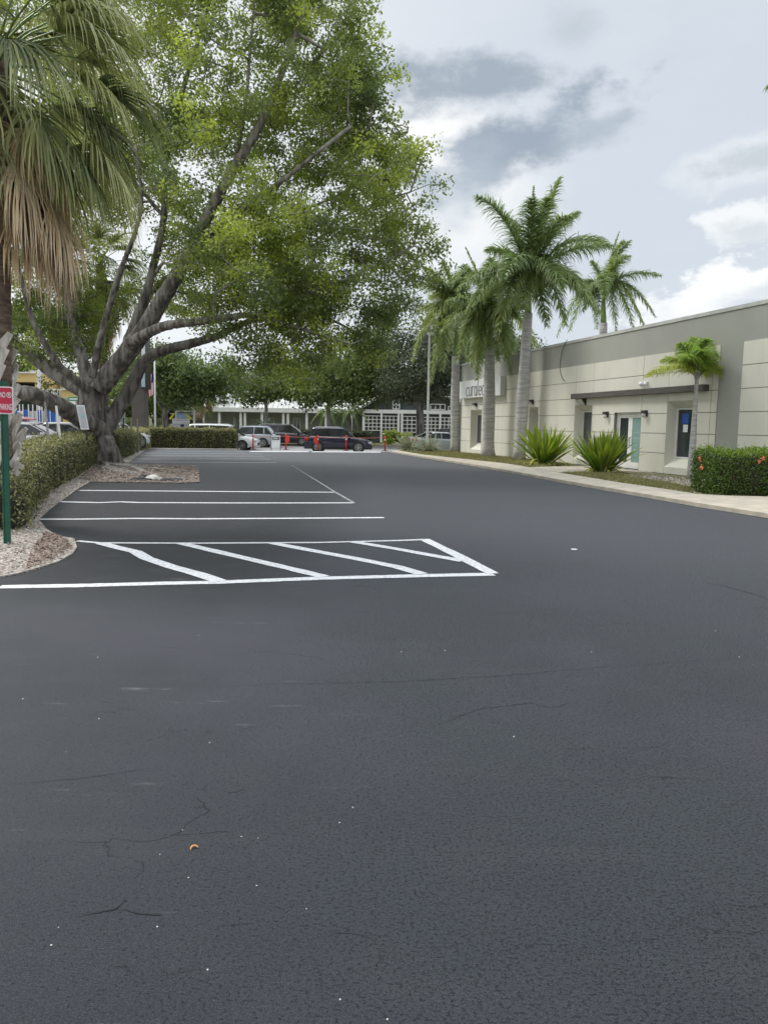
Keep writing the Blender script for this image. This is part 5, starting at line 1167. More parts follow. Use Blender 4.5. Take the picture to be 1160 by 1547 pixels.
def text(s, name, m, parent, cx, y, cz, w, h, rx=math.pi / 2):
    cu = bpy.data.curves.new(name, 'FONT'); cu.body = s; cu.align_x = 'CENTER'; cu.align_y = 'CENTER'; cu.extrude = .001; cu.offset = .012
    o = bpy.data.objects.new('tmp', cu); col.objects.link(o); bpy.context.view_layer.update()
    me = bpy.data.meshes.new_from_object(o.evaluated_get(bpy.context.evaluated_depsgraph_get())); bpy.data.objects.remove(o); bpy.data.curves.remove(cu)
    co = np.zeros(len(me.vertices) * 3, dtype=np.float32); me.vertices.foreach_get('co', co); co = co.reshape(-1, 3)
    mn, mx = co.min(0), co.max(0); co[:, 0] = (co[:, 0] - (mn[0] + mx[0]) / 2) * w / (mx[0] - mn[0]); co[:, 1] = (co[:, 1] - (mn[1] + mx[1]) / 2) * h / (mx[1] - mn[1])
    new = np.stack([co[:, 0] + cx, np.full(len(co), y) - co[:, 2], co[:, 1] + cz], 1); me.vertices.foreach_set('co', new.astype(np.float32).reshape(-1)); me.materials.clear(); me.update()
    me.name = name; return link(name, me, m, parent)
text('NO', 'lettering', 'signwhite', pl, cxs - SWd * .20, -.0385, cz + hgt * .20, SWd * .36, hgt * .20)
text('PARKING', 'lettering', 'signwhite', pl, cxs, -.0385, cz - hgt * .24, SWd * .82, hgt * .22)
# struck-out P in a ring
m2 = MB(); ccx, ccz, rr = cxs + SWd * .23, cz + hgt * .20, SWd * .17
for i in range(24):
    a0, a1 = 2 * math.pi * i / 24, 2 * math.pi * (i + 1) / 24
    m2.add([(ccx + math.cos(a) * r_, -.0392, ccz + math.sin(a) * r_ * 1.15) for a, r_ in ((a0, rr * .80), (a1, rr * .80), (a1, rr), (a0, rr))], [(0, 1, 2, 3)])
m2.add([(ccx + a, -.0394, ccz + c_) for a, c_ in ((-.62 * rr, .55 * rr), (-.48 * rr, .72 * rr), (.62 * rr, -.55 * rr), (.48 * rr, -.72 * rr))], [(0, 1, 2, 3)]); m2.build('no_parking_symbol', 'signwhite', pl)
text('P', 'lettering', 'signwhite', pl, ccx, -.0385, ccz, rr * .75, rr * 1.2)
# row of angle posts in the hedge, some with small signs
GA = 'thin metal posts standing in the left hedge'
for (px, pyt, pyb, Y, lean, w, lab, m_) in ((69, 608, 668, 20.5, -.06, .035, 'dark edged thin post, the leftmost one in the hedge', 'galv'), (85.5, 613, 655, 22.5, -.16, .05, 'pale leaning post between the leftmost post and the little map sign', 'whitepaint'),
      (176, 623, 660, 36, 0, .045, 'dark thin post just right of the big trunk', 'darkmetal'), (188, 631, 660, 38, 0, .045, 'thin post beside the small pale green sign', 'darkmetal'), (199.5, 631, 662, 40, 0, .05, 'silver topped post left of the brown pylon sign', 'galv'), (209, 632, 664, 41, 0, .05, 'silver topped post in front of the brown pylon sign', 'galv')):
    t_ = AT(px - (1 if lean == 0 else 0), pyt, Y); b = np.array([t_[0] - lean * 0 + (0.05 if lean else 0.0) - lean * .9, Y, .0]); root = thing('metal_post', lab, 'post', tuple(b), 0, GA)
    h = t_[2]; dx = t_[0] - b[0]; m2 = MB(); w2 = w / 2 * 1.3
    m2.add([(-w2, -.012, 0), (w2, -.012, 0), (w2, .012, 0), (-w2, .012, 0), (dx - w2, -.012, h), (dx + w2, -.012, h), (dx + w2, .012, h), (dx - w2, .012, h)], [(0, 3, 2, 1), (4, 5, 6, 7), (0, 1, 5, 4), (1, 2, 6, 5), (2, 3, 7, 6), (3, 0, 4, 7)]); m2.build('post', m_, root)
    m2 = MB(); m2.add([(-w2 - .018, .012, 0), (-w2, -.012, 0), (-w2, .03, 0), (dx - w2 - .018, .012, h), (dx - w2, -.012, h), (dx - w2, .03, h)], [(0, 1, 4, 3), (1, 2, 5, 4), (2, 0, 3, 5), (3, 4, 5), (0, 2, 1)]); m2.build('flange', 'darkmetal', root)
# small tilted sign with pale picture, near trunk
YS = 26.5; t_ = AT(127, 612, YS); b_ = AT(130, 649, YS); root = thing('map_sign', 'small white tilted sign with a pale blue picture, in front of the big trunk', 'sign', (b_[0], YS, 0), 0)
w = AT(133, 630, YS)[0] - AT(120.5, 630, YS)[0]; hh = t_[2] - b_[2]; dx = -.14
def tp(u, v, y): return (dx * v + (u - .5) * w - .02, y, b_[2] + hh * v)
def tplate(name, m, u0, u1, v0, v1, y, parent, th=.004):
    m2 = MB(); q = [tp(u0, v0, y), tp(u1, v0, y), tp(u1, v1, y), tp(u0, v1, y)]; m2.add(q + [(a, b + th, c_) for a, b, c_ in q], [(0, 1, 2, 3), (7, 6, 5, 4), (0, 4, 5, 1), (1, 5, 6, 2), (2, 6, 7, 3), (3, 7, 4, 0)]); return m2.build(name, m, parent)
bd = tplate('sign_plate', 'signwhite', 0, 1, 0, 1, -.02, root, .02)
MT['palegrey'] = mat('pale_grey_print', (.50, .50, .52), .6, scale=5, rgb2=(.46, .47, .49)); MT['paleblue'] = mat('pale_blue_print', (.33, .46, .50), .6, scale=5, rgb2=(.42, .54, .55))
MT['pinkprint'] = mat('pink_print', (.62, .45, .55), .6, scale=12, rgb2=(.70, .62, .68)); MT['blueprint'] = mat('blue_print', (.25, .38, .62), .6, scale=5, rgb2=(.35, .48, .66))
tplate('grey_field', 'palegrey', .12, .88, .06, .94, -.024, bd); tplate('blue_band', 'paleblue', .12, .88, .45, .66, -.029, bd)
m2 = MB(); m2.box(.0, .05, -.0, .03, 0, b_[2] + hh * .8); m2.build('post', 'darkmetal', root)
# little pale green sign among the posts
YS = 39; b_ = AT(185.5, 641, YS); t_ = AT(185.5, 620.5, YS); root = thing('small_sign', 'small pale green and white sign on a post left of the pylon', 'sign', (b_[0], YS, 0), 0)
m2 = MB(); m2.box(-.15, .15, -.02, 0, b_[2], t_[2]); pl2 = m2.build('sign_plate', 'signwhite', root); m2 = MB(); m2.box(-.12, .12, -.026, -.021, b_[2] + .12, t_[2] - .25); m2.build('green_field', 'paleblue', pl2)
m2 = MB(); m2.box(-.03, .03, .001, .04, 0, t_[2] - .1); m2.build('post', 'darkmetal', root)
# street name sign and stop sign
YS = 58; root = thing('street_sign', 'green street name sign above a red stop sign, half hidden by the big trunk', 'sign', (AT(118, 660, YS)[0], YS, -.1), R(-20))
o0 = np.array([AT(118, 660, YS)[0], YS, -.1])
zc = AT(113, 606, YS)[2] + .1; m2 = MB(); m2.tube([(0, 0, 0), (0, 0, zc + .3)], .04, 8); m2.build('post', 'galv', root)
m2 = MB(); m2.box(-.75, .35, -.06, -.045, zc + .02, zc + .32); g_ = m2.build('name_plate', 'signgreenface', root)
m2 = MB(); m2.box(-.62, .22, -.064, -.061, zc + .12, zc + .21); m2.build('lettering', 'signwhite', g_)
m2 = MB(); m2.box(-.9, -.1, -.045, -.03, zc - .3, zc - .02); m2.build('white_plate', 'signwhite', root)
plate('stop_sign', 'taillight', [(-.12 + .36 * math.cos(R(22.5 + 45 * i)), zc - .62 + .36 * math.sin(R(22.5 + 45 * i))) for i in range(8)], -.06, -.045, root)
# brown pylon sign
YS = 52; root = thing('pylon_sign', 'tall brown pylon sign beyond the corner of the hedges', 'sign', (AT(212, 660, YS)[0], YS, -.1), R(0)); ox = AT(212, 660, YS)[0]
def bx(name, m, pxa, pxb, pya, pyb, y0, y1, parent=None, bev=0):
    a = AT(pxa, pyb, YS); c_ = AT(pxb, pya, YS); m2 = MB(); m2.box(a[0] - ox, c_[0] - ox, y0, y1, a[2] + .1, c_[2] + .1); return m2.build(name, m, parent or root, bevel=bev)
bx('lower_box', 'pylon', 203.5, 221, 588, 668, -.4, .5, bev=.02)
bx('cap_box', 'pylon', 203.5, 217, 576, 587.6, -.42, .48, bev=.02)
cb = bx('sign_cabinet', 'darkmetal', 217.3, 223, 500, 588, -.5, .6, bev=.02)
bx('sign_face', 'signwhite', 218, 222.6, 502, 545, -.53, -.501, cb); bx('tenant_face', 'paleblue', 218, 222.6, 549, 585, -.53, -.501, cb)
# flagpole
YS = 58; b = AT(235, 663, YS); b[2] = -.1; t_ = AT(233.5, 505, YS); root = thing('flagpole', 'white flagpole beside the brown pylon sign', 'pole', tuple(b), 0)
m2 = MB(); m2.tube([(0, 0, 0), (t_[0] - b[0], 0, t_[2] + .1)], [.085, .05], 12); m2.build('pole', 'whitepaint', root, True)
tx, tz = t_[0] - b[0], t_[2] + .1
m2 = MB(); m2.tube([(tx, 0, tz - .02), (tx, 0, tz + .06), (tx, 0, tz + .14)], [.05, .09, .03], 10); m2.build('finial', 'whitepaint', root, True)
# flag hanging limp : stripes down its folded length
f0 = AT(233.6, 563, YS); f1 = AT(232.6, 596, YS); fr_ = thing('flag', 'limp red and white striped flag with a dark blue corner on the flagpole', 'flag', (f0[0] - .05, YS, f0[2]), 0)
hl_ = f0[2] - f1[2]
def flagpt(u, v):   # u across 0..1, v down 0..1
    w = .34 * (1 - .15 * math.cos(v * 5)); return (-u * w - .05 * v, .06 * math.sin(u * 9 + v * 3), -v * hl_ - u * .18)
cols = []
for k in range(9):
    m2 = MB(); u0, u1 = k / 9, (k + 1) / 9
    for j in range(14):
        v0, v1 = j / 14, (j + 1) / 14
        if k < 4 and v0 < .4: continue
        p_ = [flagpt(u0, v0), flagpt(u1, v0), flagpt(u1, v1), flagpt(u0, v1)]; m2.add(p_, [(0, 1, 2, 3)])
    m2.build('stripe', 'flagred' if k % 2 == 0 else 'signwhite', fr_, True)
m2 = MB()
for k in range(4):
    for j in range(6):
        v0, v1 = j / 14, (j + 1) / 14; u0, u1 = k / 9, (k + 1) / 9
        if v0 >= .4: continue
        m2.add([flagpt(u0, v0), flagpt(u1, v0), flagpt(u1, v1), flagpt(u0, v1)], [(0, 1, 2, 3)])
m2.build('blue_corner', 'flagblue', fr_, True)
# white gabled lattice sign
YS = 62; ox = AT(280, 660, YS)[0]; root = thing('gabled_sign', 'white gabled lattice frame sign with two yellow banners behind the long hedge', 'sign', (ox, YS, -.1), 0)
def P_(px, py): a = AT(px, py, YS); return a[0] - ox, a[2] + .1
def bar(name, m, p, q, w, y0, y1, parent=None):
    a = np.array(P_(*p)); b2_ = np.array(P_(*q)); d = b2_ - a; d /= np.linalg.norm(d); n = np.array([-d[1], d[0]]) * w / 2
    return plate(name, m, [tuple(a - n), tuple(b2_ - n), tuple(b2_ + n), tuple(a + n)], y0, y1, parent or root)
bar('post', 'whitepaint', (266.5, 668), (266.5, 621), .13, -.08, .08); bar('post', 'whitepaint', (293.8, 668), (293.8, 621), .16, -.08, .08)
bar('beam', 'whitepaint', (265, 621.5), (295, 621.5), .14, -.09, .09); bar('rake', 'whitepaint', (265.5, 620), (280, 609.5), .09, -.075, .07); bar('rake', 'whitepaint', (294.8, 620), (280, 609.5), .09, -.074, .071)
for i, (p, q) in enumerate((((270, 620), (276, 612.5)), ((275, 620.5), (281, 611)), ((284, 620.5), (278, 611.5)), ((289, 620.5), (283, 612.5)), ((273.5, 620), (273.5, 614.5)), ((286, 620), (286, 614)))): bar('lattice_bar', 'whitepaint', p, q, .035, -.05 - .003 * i, .0 - .003 * i)
bar('side_arm', 'whitepaint', (256, 624.6), (303, 625.2), .05, .081, .11)
fp = []
pn = bar('upper_panel', 'blueprint', (266.8, 627.5), (287.5, 627.5), .32, -.14, -.10); bar('middle_panel', 'paleblue', (267, 630.6), (288, 630.6), .13, -.139, -.101)
wp = bar('text_panel', 'signwhite', (261.5, 636.2), (287.8, 636.2), .42, -.18, -.14); bar('print_line', 'greytext', (263.5, 634.6), (285, 634.6), .045, -.186, -.181, wp); bar('print_line', 'pinkprint', (263.5, 638), (285, 638), .06, -.186, -.181, wp)
bar('base_panel', 'palegrey', (258, 643), (290, 643), .3, -.1, 0); bar('dark_panel', 'flagblue', (273.5, 643), (279, 643), .2, -.107, -.101)
for k in range(3): bar('lattice_bar', 'whitepaint', (289.3, 626 + 7 * k), (292.8, 626 + 7 * k), .035, -.02, .02)
bar('banner', 'yellow', (258, 633.5), (263.8, 625), .16, -.2, -.19); bar('banner', 'yellow', (281.5, 625.5), (290.5, 633), .17, -.21, -.2)
# light pole
b = G(645, 681, .07); t_ = AT(647.2, 505, b[1]); root = thing('light_pole', 'white square light pole in front of the oak at the corner of the planting', 'pole', tuple(b), 0)
m2 = MB(); h = t_[2] - b[2]; m2.add([(-.085, -.085, 0), (.085, -.085, 0), (.085, .085, 0), (-.085, .085, 0), (-.06, -.06, h), (.06, -.06, h), (.06, .06, h), (-.06, .06, h)], [(0, 3, 2, 1), (4, 5, 6, 7), (0, 1, 5, 4), (1, 2, 6, 5), (2, 3, 7, 6), (3, 0, 4, 7)]); m2.build('pole', 'whitepaint', root, bevel=.01)
m2 = MB(); m2.box(-.16, .16, -.16, .16, -.02, .03); m2.build('base_plate', 'whitepaint', root, bevel=.01)
m2 = MB(); m2.box(-.05, .05, -.7, -.06, h - .08, h - .02); m2.build('arm', 'whitepaint', root); m2 = MB(); m2.box(-.2, .2, -1.25, -.7, h - .14, h - .02); m2.build('lamp_head', 'whitepaint', root, bevel=.03)
# thin dark post at the end of the long hedge
b = G(359.5, 678.5); root = thing('fence_post', 'thin dark post at the right end of the long hedge', 'post', tuple(b), 0); t_ = AT(359.5, 635, b[1])
m2 = MB(); m2.tube([(0, 0, -.05), (0, 0, t_[2])], .04, 8); m2.build('post', 'darkmetal', root); m2 = MB(); m2.tube([(0, 0, t_[2]), (0, 0, t_[2] + .05)], [.05, .02], 8); m2.build('post_cap', 'darkmetal', root)

# ------------------------------------------------------------------ buildings across the street
YB = 84.0
def PX(px): return AT(px, 640, YB)[0]
def PZ(px, py, Y=YB): return AT(px, py, Y)[2]
gb = thing('gable_building', 'long low grey building with pale metal roof, dormer and white posts across the street', 'building', (PX(480), YB, -.1), 0); gx = PX(480)
x0, x1 = PX(282) - gx, PX(548) - gx; ze = 3.55
m2 = MB(); m2.box(x0, x1, 1.5, 12, 0, ze - .02); m2.build('wall', 'greywall', gb)
zr = PZ(350, 578, YB + 7) + .1
m2 = MB(); m2.add([(x0 - .5, -.6, ze), (x1 + 9, -.6, ze), (x1 + 9, 7, zr), (x0 - .5, 7, zr), (x0 - .5, 14.6, ze), (x1 + 9, 14.6, ze), (x0 - .5, -.6, ze - .12), (x1 + 9, -.6, ze - .12), (x1 + 9, 14.6, ze - .12), (x0 - .5, 14.6, ze - .12)],
   [(0, 1, 2, 3), (3, 2, 5, 4), (6, 9, 8, 7), (0, 6, 7, 1), (0, 3, 4, 9, 6), (1, 7, 8, 5, 2), (4, 5, 8, 9)]); rfo = m2.build('roof', 'metalroof', gb)
k_ = x0
m2 = MB(); m2.box(x0 - .5, x1 + 9, -.75, -.601, ze - .45, ze + .02); m2.build('fascia', 'whitepaint', gb)
for px in (308.5, 333, 365, 371.5, 398 - 1, 429, 436, 464, 493, 498.5, 531):
    x = PX(px) - gx; m2 = MB(); m2.box(x - .13, x + .13, -.5, -.25, 0, ze - .46); m2.build('porch_post', 'whitepaint', gb)
for (pa, pb) in ((399.5, 412), (440, 452), (349, 352)):
    xa, xb = PX(pa) - gx, PX(pb) - gx; wf = MB(); wf.box(xa, xb, 1.40, 1.49, 1.0, 2.55); wo3 = wf.build('window', 'whitepaint', gb); m2 = MB(); m2.box(xa + .12, xb - .12, 1.37, 1.395, 1.1, 2.43); m2.build('pane', 'glass', wo3)
    m2 = MB(); m2.box((xa + xb) / 2 - .04, (xa + xb) / 2 + .04, 1.34, 1.369, 1.1, 2.43); m2.build('mullion', 'whitepaint', wo3)
# roof seams as raised ribs
sb = MB(); xx = x0
n_ribs = 0
while xx < x1 + 8.5:
    a0 = np.array([xx, -.6, ze + .0]); a1 = np.array([xx, 7, zr]); up_ = np.array([0, -.30, .95]) * .05
    w_ = np.array([.02, 0, 0]); sb.add([a0 - w_, a0 + w_, a1 + w_, a1 - w_, a0 - w_ + up_, a0 + w_ + up_, a1 + w_ + up_, a1 - w_ + up_], [(4, 5, 6, 7), (0, 1, 5, 4), (3, 2, 6, 7), (0, 4, 7, 3), (1, 5, 6, 2)]); xx += .6
ro_ = sb.build('roof_seam', 'metalroof', gb)
# dormer
dx0, dx1 = PX(327) - gx, PX(343) - gx; dz0 = PZ(335, 606) + .1; dz1 = PZ(335, 598) + .1; dzt = PZ(335, 591) + .1; dm = (dx0 + dx1) / 2
m2 = MB(); m2.add([(dx0, .2, dz0), (dx1, .2, dz0), (dx1, .2, dz1), (dm, .2, dzt), (dx0, .2, dz1), (dx0, 5.5, dz0), (dx1, 5.5, dz0), (dx1, 5.5, dz1), (dm, 5.5, dzt), (dx0, 5.5, dz1)], [(0, 1, 2, 3, 4), (0, 5, 6, 1), (1, 6, 7, 2), (2, 7, 8, 3), (3, 8, 9, 4), (4, 9, 5, 0)]); dor = m2.build('dormer', 'whitepaint', gb)
m2 = MB(); q = .28; m2.add([(dx0 + q, .17, dz0 + .2), (dx1 - q, .17, dz0 + .2), (dx1 - q, .17, dz1), (dm, .17, dzt - .35), (dx0 + q, .17, dz1)], [(0, 1, 2, 3, 4)]); m2.build('dormer_louvre', 'greytext', dor)
# gabled wing with white trellises on the right
wg = thing('trellis_wing', 'dark gabled wing with white trellis window grids behind the oak', 'building', (PX(625), YB - 3, -.1), 0); wx = PX(625); yw = 0
def wX(px): return AT(px, 640, YB - 3)[0] - wx
def wZ(py, px=620): return AT(px, py, YB - 3)[2] + .1
m2 = MB(); a, b2_ = wX(548), wX(712); za = wZ(620); zt = wZ(572); mid = wX(618)
m2.add([(a, .5, 0), (b2_, .5, 0), (b2_, .5, za), (mid, .5, zt), (a, .5, za), (a, 14, 0), (b2_, 14, 0), (b2_, 14, za), (mid, 14, zt), (a, 14, za)], [(0, 1, 2, 3, 4), (0, 5, 6, 1), (1, 6, 7, 2), (4, 9, 5, 0), (5, 9, 8, 7, 6)])
MT['shadedwall'] = mat('dark_shaded_wall', (.07, .085, .08), .9, scale=2, rgb2=(.05, .06, .058)); m2.build('wall', 'shadedwall', wg)  # shade is put into this dark wall colour
m2 = MB(); th = .22
for (pa, pb) in (((a - .8, za - .35), (mid, zt + .02)), ((b2_ + .8, za - .35), (mid, zt + .02))):
    m2.add([(pa[0], -.3, pa[1]), (pb[0], -.3, pb[1]), (pb[0], 14.3, pb[1]), (pa[0], 14.3, pa[1]), (pa[0], -.3, pa[1] + th), (pb[0], -.3, pb[1] + th), (pb[0], 14.3, pb[1] + th), (pa[0], 14.3, pa[1] + th)], [(0, 1, 5, 4), (4, 5, 6, 7), (3, 2, 1, 0), (2, 3, 7, 6), (0, 4, 7, 3)])
m2.build('roof', 'metalroof', wg)
m2 = MB(); m2.box(a, b2_, .2, .49, za - .35, za + .05); m2.build('crossbeam', 'whitepaint', wg)
for (pa, pb, pyt, pyb) in ((550.5, 575, 629, 651), (576.5, 600.5, 629, 652), (608.5, 629, 629, 653), (639.5, 664, 630, 652), (665.5, 690, 630, 652), (593, 603, 606, 618), (650, 672, 610, 618), (677, 690, 613, 619)):
    xa, xb, z1, z0 = wX(pa), wX(pb), wZ(pyt), wZ(pyb); m2 = MB(); k = max(2, int(round((xb - xa) / .48))); r_ = max(1, int(round((z1 - z0) / .42))); w = .045
    for i in range(k + 1): x = xa + (xb - xa) * i / k; m2.box(x - w, x + w, .38, .44, z0, z1)
    for i in range(r_ + 1): z = z0 + (z1 - z0) * i / r_; m2.box(xa, xb, .375, .43, z - w, z + w)
    m2.build('trellis', 'whitepaint', wg)
for px in (549, 576, 602, 607, 638, 664.7): x = wX(px); m2 = MB(); m2.box(x - .11, x + .11, -.1, .1, 0, za - .36); m2.build('porch_post', 'whitepaint', wg)
# yellow building far left
YL = 74
def LX(px): return AT(px, 600, YL)[0]
def LZ(py, px=50): return AT(px, py, YL)[2]
lx = LX(48); yb_ = thing('yellow_building', 'yellow two storey building with white column seen under the big tree limbs', 'building', (lx, YL, -.1), R(0))
def lb(name, m, pa, pb, pt, pbt, y0, y1, parent=None):
    m2 = MB(); m2.box(LX(pa) - lx, LX(pb) - lx, y0, y1, LZ(pbt) + .1, LZ(pt) + .1); return m2.build(name, m, parent or yb_)
lb('upper_wall', 'yellowwall', -40, 61, 564, 577, 0, 9); lb('parapet_cap', 'whitepaint', -40, 61.5, 562.3, 564, -.2, 9.2); lb('terrace_rail', 'palegrey', 38, 61, 558.5, 562.2, 1, 1.1)
lb('wall_pier', 'yellowwall', 54, 60, 577, 590, 0, 8.9); lb('recess', 'shadedwall', -40, 54, 577, 588, 3.0, 8.9); w1 = lb('window', 'whitepaint', 46, 54, 577, 588, 2.6, 2.9); lb('pane', 'glass', 47, 53, 577.8, 587, 2.55, 2.59, w1)
lb('floor_slab', 'whitepaint', -40, 60, 588, 590.5, -.1, 9.05); lb('column', 'signwhite', 61.5, 65, 563, 648, -.6, -.1)
lb('side_wall', 'palewall', 65.3, 78, 571, 600, 4, 9); lb('back_roof', 'palewall', 30, 80, 552, 560, 9.3, 14)
lb('lower_wall', 'shadedwall', -40, 60, 590.5, 660, 3, 8.95)  # shade under the upper floor painted as a dark wall
lb('block_wall', 'yellowwall', 91, 114, 588, 660, .5, 7); lb('block_cap', 'whitepaint', 90.5, 114.5, 586.5, 588, .3, 7.2)
lb('far_wall', 'palewall', 178, 193, 598, 660, 4, 9)
for k, (a, b2_) in enumerate(((183, 185.5), (187.5, 190))):
    w1 = lb('window', 'whitepaint', a, b2_, 606, 616, 3.8, 3.99); lb('pane', 'glass', a + .5, b2_ - .5, 607, 615, 3.75, 3.79, w1)
# railing structure / terrace with parked white items
YL = 66; lx = LX(80)
tr_ = thing('terrace', 'white railed terrace deck between the yellow walls', 'terrace', (lx, YL, -.1), 0)
lb('deck', 'palegrey', 62, 92, 600, 603, 0, 4, tr_)
for px in range(64, 92, 3): lb('baluster', 'whitepaint', px, px + .6, 588.5, 600, -.05, .05, tr_)
lb('handrail', 'whitepaint', 63, 91.5, 587.2, 588.5, -.08, .08, tr_); lb('handrail', 'whitepaint', 63, 91.5, 594, 595, -.07, .07, tr_); lb('deck_post', 'whitepaint', 66, 67, 603, 660, .1, .4, tr_); lb('deck_post', 'whitepaint', 88, 89, 603, 660, .1, .4, tr_)
# blue panels with white poles
YL = 52; lx = LX(55); fc = thing('blue_screen_fence', 'bright blue panels between thin white poles behind the left hedge cars', 'fence', (lx, YL, -.1), 0)
for (a, b2_, m_) in ((18, 26, 'blue'), (26, 35, 'signwhite'), (35.5, 43, 'blue'), (43.5, 56.5, 'palegrey'), (57, 62, 'blue'), (62.5, 69.5, 'palegrey'), (70, 85, 'blue')): lb('panel', m_, a, b2_, 619 if m_ == 'blue' else 621, 655, .0, .06, fc)
for px in (22, 30, 35, 43.5, 50, 56.5, 60, 64, 69.5, 76, 85): lb('pole', 'whitepaint', px - .5, px + .5, 611, 656, -.09, -.02, fc)

# ------------------------------------------------------------------ small things on the ground
GRk = 'broken rubble in the worn patch'
def rock(name, label, px, py, sx, sy, sz, m, z0=.026, cat='rock', group=GRk):
    b = G(px, py, z0); import bmesh
    me = bpy.data.meshes.new(name); bm = bmesh.new(); bmesh.ops.create_icosphere(bm, subdivisions=2, radius=1)
    for v in bm.verts:
        f = 1 + rng.normal() * .13; v.co = Vector((v.co.x * sx * f, v.co.y * sy * f, max(-.2, v.co.z) * sz * f + sz * .2))
    bm.to_mesh(me); bm.free(); o = link(name, me, m); o.location = tuple(b); o.rotation_euler.z = rng.random() * .6
    return props(o, label, cat, group)
rock('rock', 'white broken concrete chunk, the largest in the worn patch', 232, 725, .24, .14, .13, 'rock')
rock('rock', 'small white stone to the right of the largest concrete chunk', 240.5, 724, .08, .07, .05, 'rock')
rock('asphalt_chunk', 'flat black asphalt chunk right of the white concrete chunk', 258, 726, .34, .16, .07, 'tarchunk', cat='chunk')
rock('asphalt_chunk', 'black asphalt chunk left of the white concrete chunk', 214, 725.5, .34, .2, .07, 'tarchunk', cat='chunk')
rock('asphalt_chunk', 'small black asphalt chunk behind the white concrete chunk', 220, 720.5, .16, .14, .07, 'tarchunk', cat='chunk')
# chips and leaf litter: nobody could count
def inpoly(P, poly):
    x, y = P[:, 0], P[:, 1]; c_ = np.zeros(len(P), bool); n = len(poly); j = n - 1
    for i in range(n):
        xi, yi = poly[i]; xj, yj = poly[j]
        c_ ^= ((yi > y) != (yj > y)) & (x < (xj - xi) * (y - yi) / (yj - yi + 1e-12) + xi); j = i
    return c_
def litter(name, poly, n, z, L, W, m, t0, t1, lift=.012):
    pa = np.array(poly); mn, mx = pa.min(0), pa.max(0); Q = rng.uniform(mn, mx, (n * 3, 2)); Q = Q[inpoly(Q, pa)][:n]; N = len(Q)
    C_ = np.concatenate([Q, np.full((N, 1), z) + rng.random((N, 1)) * lift], 1); nn_ = np.array([0, 0, 5.0]); ax = rng.normal(size=(N, 3)); ax[:, 2] *= .2; ax = unit(ax); sd = unit(np.cross(ax, unit(rng.normal(size=(N, 3)) * .3 + nn_ / 5)))
    l = (L * rng.uniform(.5, 1.5, N))[:, None] / 2; w = (W * rng.uniform(.5, 1.4, N))[:, None] / 2
    V_ = np.stack([C_ - ax * l, C_ + sd * w, C_ + ax * l, C_ - sd * w], 1); o = quads(name, V_, rng.uniform(t0, t1, N), m); o['kind'] = 'stuff'; return o
near = [G(*p)[:2] for p in [(-60, 884), (0, 872), (30, 866), (62, 857), (88, 849), (109, 837), (115, 828), (111, 816), (88, 812), (72, 802), (59, 787), (65, 781), (77, 770), (96, 756), (121, 738), (137, 729), (120, 722), (60, 750), (-60, 790)]]
litter('wood_chips', near, 15000, .02, .045, .022, 'chip', 0, .9)
o = litter('leaf_litter', [G(*p)[:2] for p in [(40, 862), (88, 845), (110, 830), (100, 815), (70, 805), (50, 830)]], 1500, .028, .05, .022, 'chip', .7, 1)
litter('bark_litter', [tuple(p) for p in patch], 7000, .03, .09, .03, 'chip', .45, 1, .03)
# surface roots
for k in range(9):
    m2 = MB(); a = G(150 + k * 4, 700 + k * .4, .03); e = G(170 + 14 * k, 712 + 1.6 * (k % 4) * 2, .03); pts = [a + (e - a) * t + np.array([.18 * math.sin(t * 6 + k), .12 * math.cos(t * 5 + k), .03 - .04 * t]) for t in np.linspace(0, 1, 8)]
    m2.tube(pts, [.07 - .006 * i for i in range(8)], 6); o = m2.build('surface_root', 'twig', tree, True, (TB[0], TB[1], 0))
# dry grass in the beds by the building
def grass(name, poly, n, z, h, m='grass'):
    pa = np.array(poly); mn, mx = pa.min(0), pa.max(0); Q = rng.uniform(mn, mx, (n * 4, 2)); Q = Q[inpoly(Q, pa)]; k = np.sin(Q[:, 0] * 1.7) * np.sin(Q[:, 1] * .9 + 1); Q = Q[k > rng.uniform(-1.2, .5, len(k))][:n]; N = len(Q)
    C_ = np.concatenate([Q, np.full((N, 1), z)], 1); d = unit(np.concatenate([rng.normal(size=(N, 2)) * .55, np.ones((N, 1))], 1)); sd = unit(np.cross(d, rng.normal(size=(N, 3)))); hh_ = (h * rng.uniform(.4, 1.3, N))[:, None]; w = .006 + .006 * rng.random((N, 1))
    V_ = np.stack([C_ - sd * w, C_ + sd * w, C_ + d * hh_ + sd * w * .2, C_ + d * hh_ - sd * w * .2], 1); o = quads(name, V_, rng.random(N) ** 1.2, m); o['kind'] = 'stuff'; return o
g1 = [tuple(G(*p, .07)[:2]) for p in [(602, 681), (642, 687.5), (760, 700), (801, 706.5)]] + [tuple(FW2(FSs(870), .1)), tuple(FW2(SFAR, .1)), tuple(FW2(SFAR, .1) + U[:2] * 3)]
grass('dry_grass', g1, 26000, .07, .10)
g2 = [tuple(G(*p, .075)[:2]) for p in [(848, 714.5), (942, 730), (994, 737), (1048, 745), (1045, 738), (930, 716)]]
grass('dry_grass', g2, 9000, .075, .09)
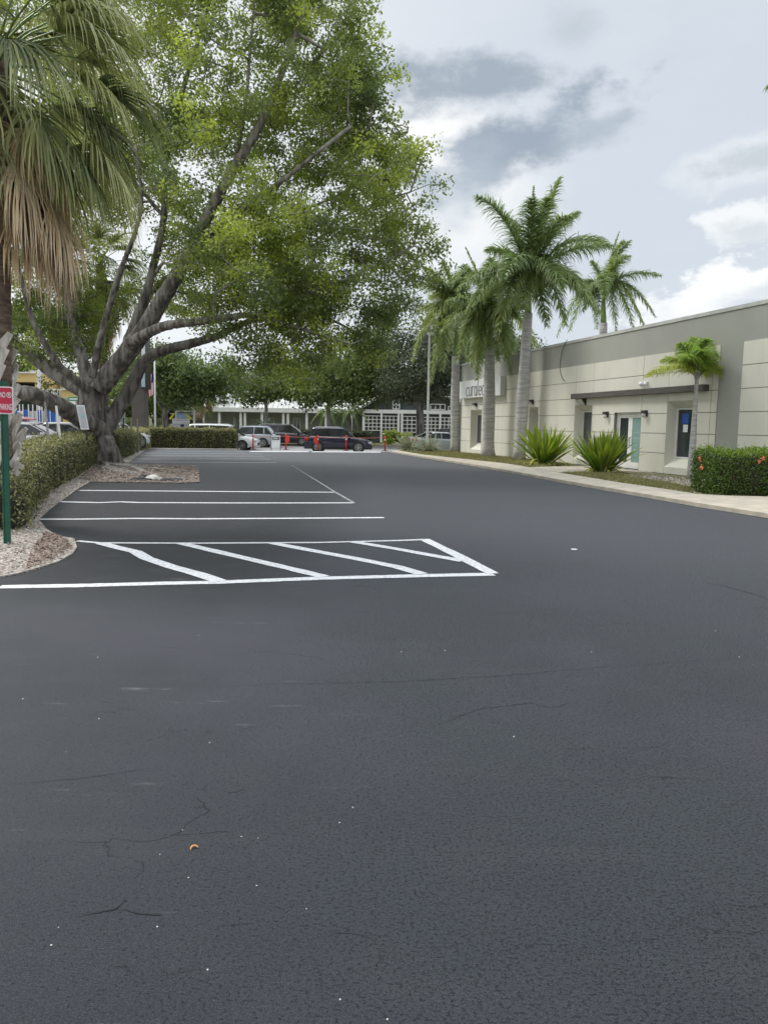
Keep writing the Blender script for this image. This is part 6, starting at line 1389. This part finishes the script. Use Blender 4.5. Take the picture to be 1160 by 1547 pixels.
g3 = [tuple(G(*p, .075)[:2]) for p in [(975, 718), (1045, 724), (1060, 732), (1050, 745), (960, 731)]]
litter('shell_mulch', g3, 3500, .08, .05, .03, 'chip', 0, .6)
litter('bed_litter', [tuple(G(*p, .07)[:2]) for p in [(830, 704), (930, 712), (1040, 722), (1000, 730), (860, 714)]], 2500, .08, .06, .02, 'chip', .3, 1)
grass('verge_grass', [(-60, 67.9), (60, 67.9), (60, 79), (-60, 79)], 24000, -.165, .22)
# peel, litter, pebbles
b = G(294, 1284); th_ = np.linspace(R(10), R(190), 10); m2 = MB(); ring = []
for a in th_: ring.append((math.cos(a) * .015, math.sin(a) * .016, .004 + .005 * math.sin(a)))
m2.tube(ring, [.001, .003, .004, .0045, .0047, .0045, .004, .0035, .002, .001], 6); o = m2.build('dried_peel', 'peel', smooth=True); o.location = tuple(b); o.rotation_euler.z = R(20); props(o, 'small curled orange peel lying on the asphalt in the foreground', 'peel')
b = G(866.5, 830.5); m2 = MB(); m2.prism([(-.045, -.03), (.012, -.042), (.05, -.006), (.025, .035), (-.03, .03)], 0, .008); o = m2.build('paper_scrap', 'signwhite'); o.location = (b[0], b[1], .002); props(o, 'white paper scrap on the drive lane right of the hatched bay', 'litter')
pebs = [(276, 1254), (242, 1291), (285, 1326), (388, 1338), (238, 1400), (89, 1401), (314, 1465), (78, 1428), (365, 1264), (390, 1266), (317, 1122), (100, 1136), (463, 1373), (533, 1220), (606, 985), (672, 983), (1116, 993), (513, 1243), (148, 993), (776, 1113), (585, 1540), (893, 985), (514, 1510), (1080, 953), (300, 560 + 400), (35, 1056), (150, 1086)]
GPb = 'tiny white grit on the asphalt'
for i, (px, py) in enumerate(pebs):
    b = G(px, py); s = .0019 + .0016 * random.random()
    if py < 1130: s *= 1.5
    m2 = MB(); m2.tube([(0, 0, -s * .3), (0, 0, s * .3), (0, 0, s * .9)], [s, s * 1.1, s * .4], 6); o = m2.build('pebble', 'rock', smooth=True); o.location = tuple(b); props(o, 'tiny white speck of grit on the dark asphalt', 'pebble', GPb)
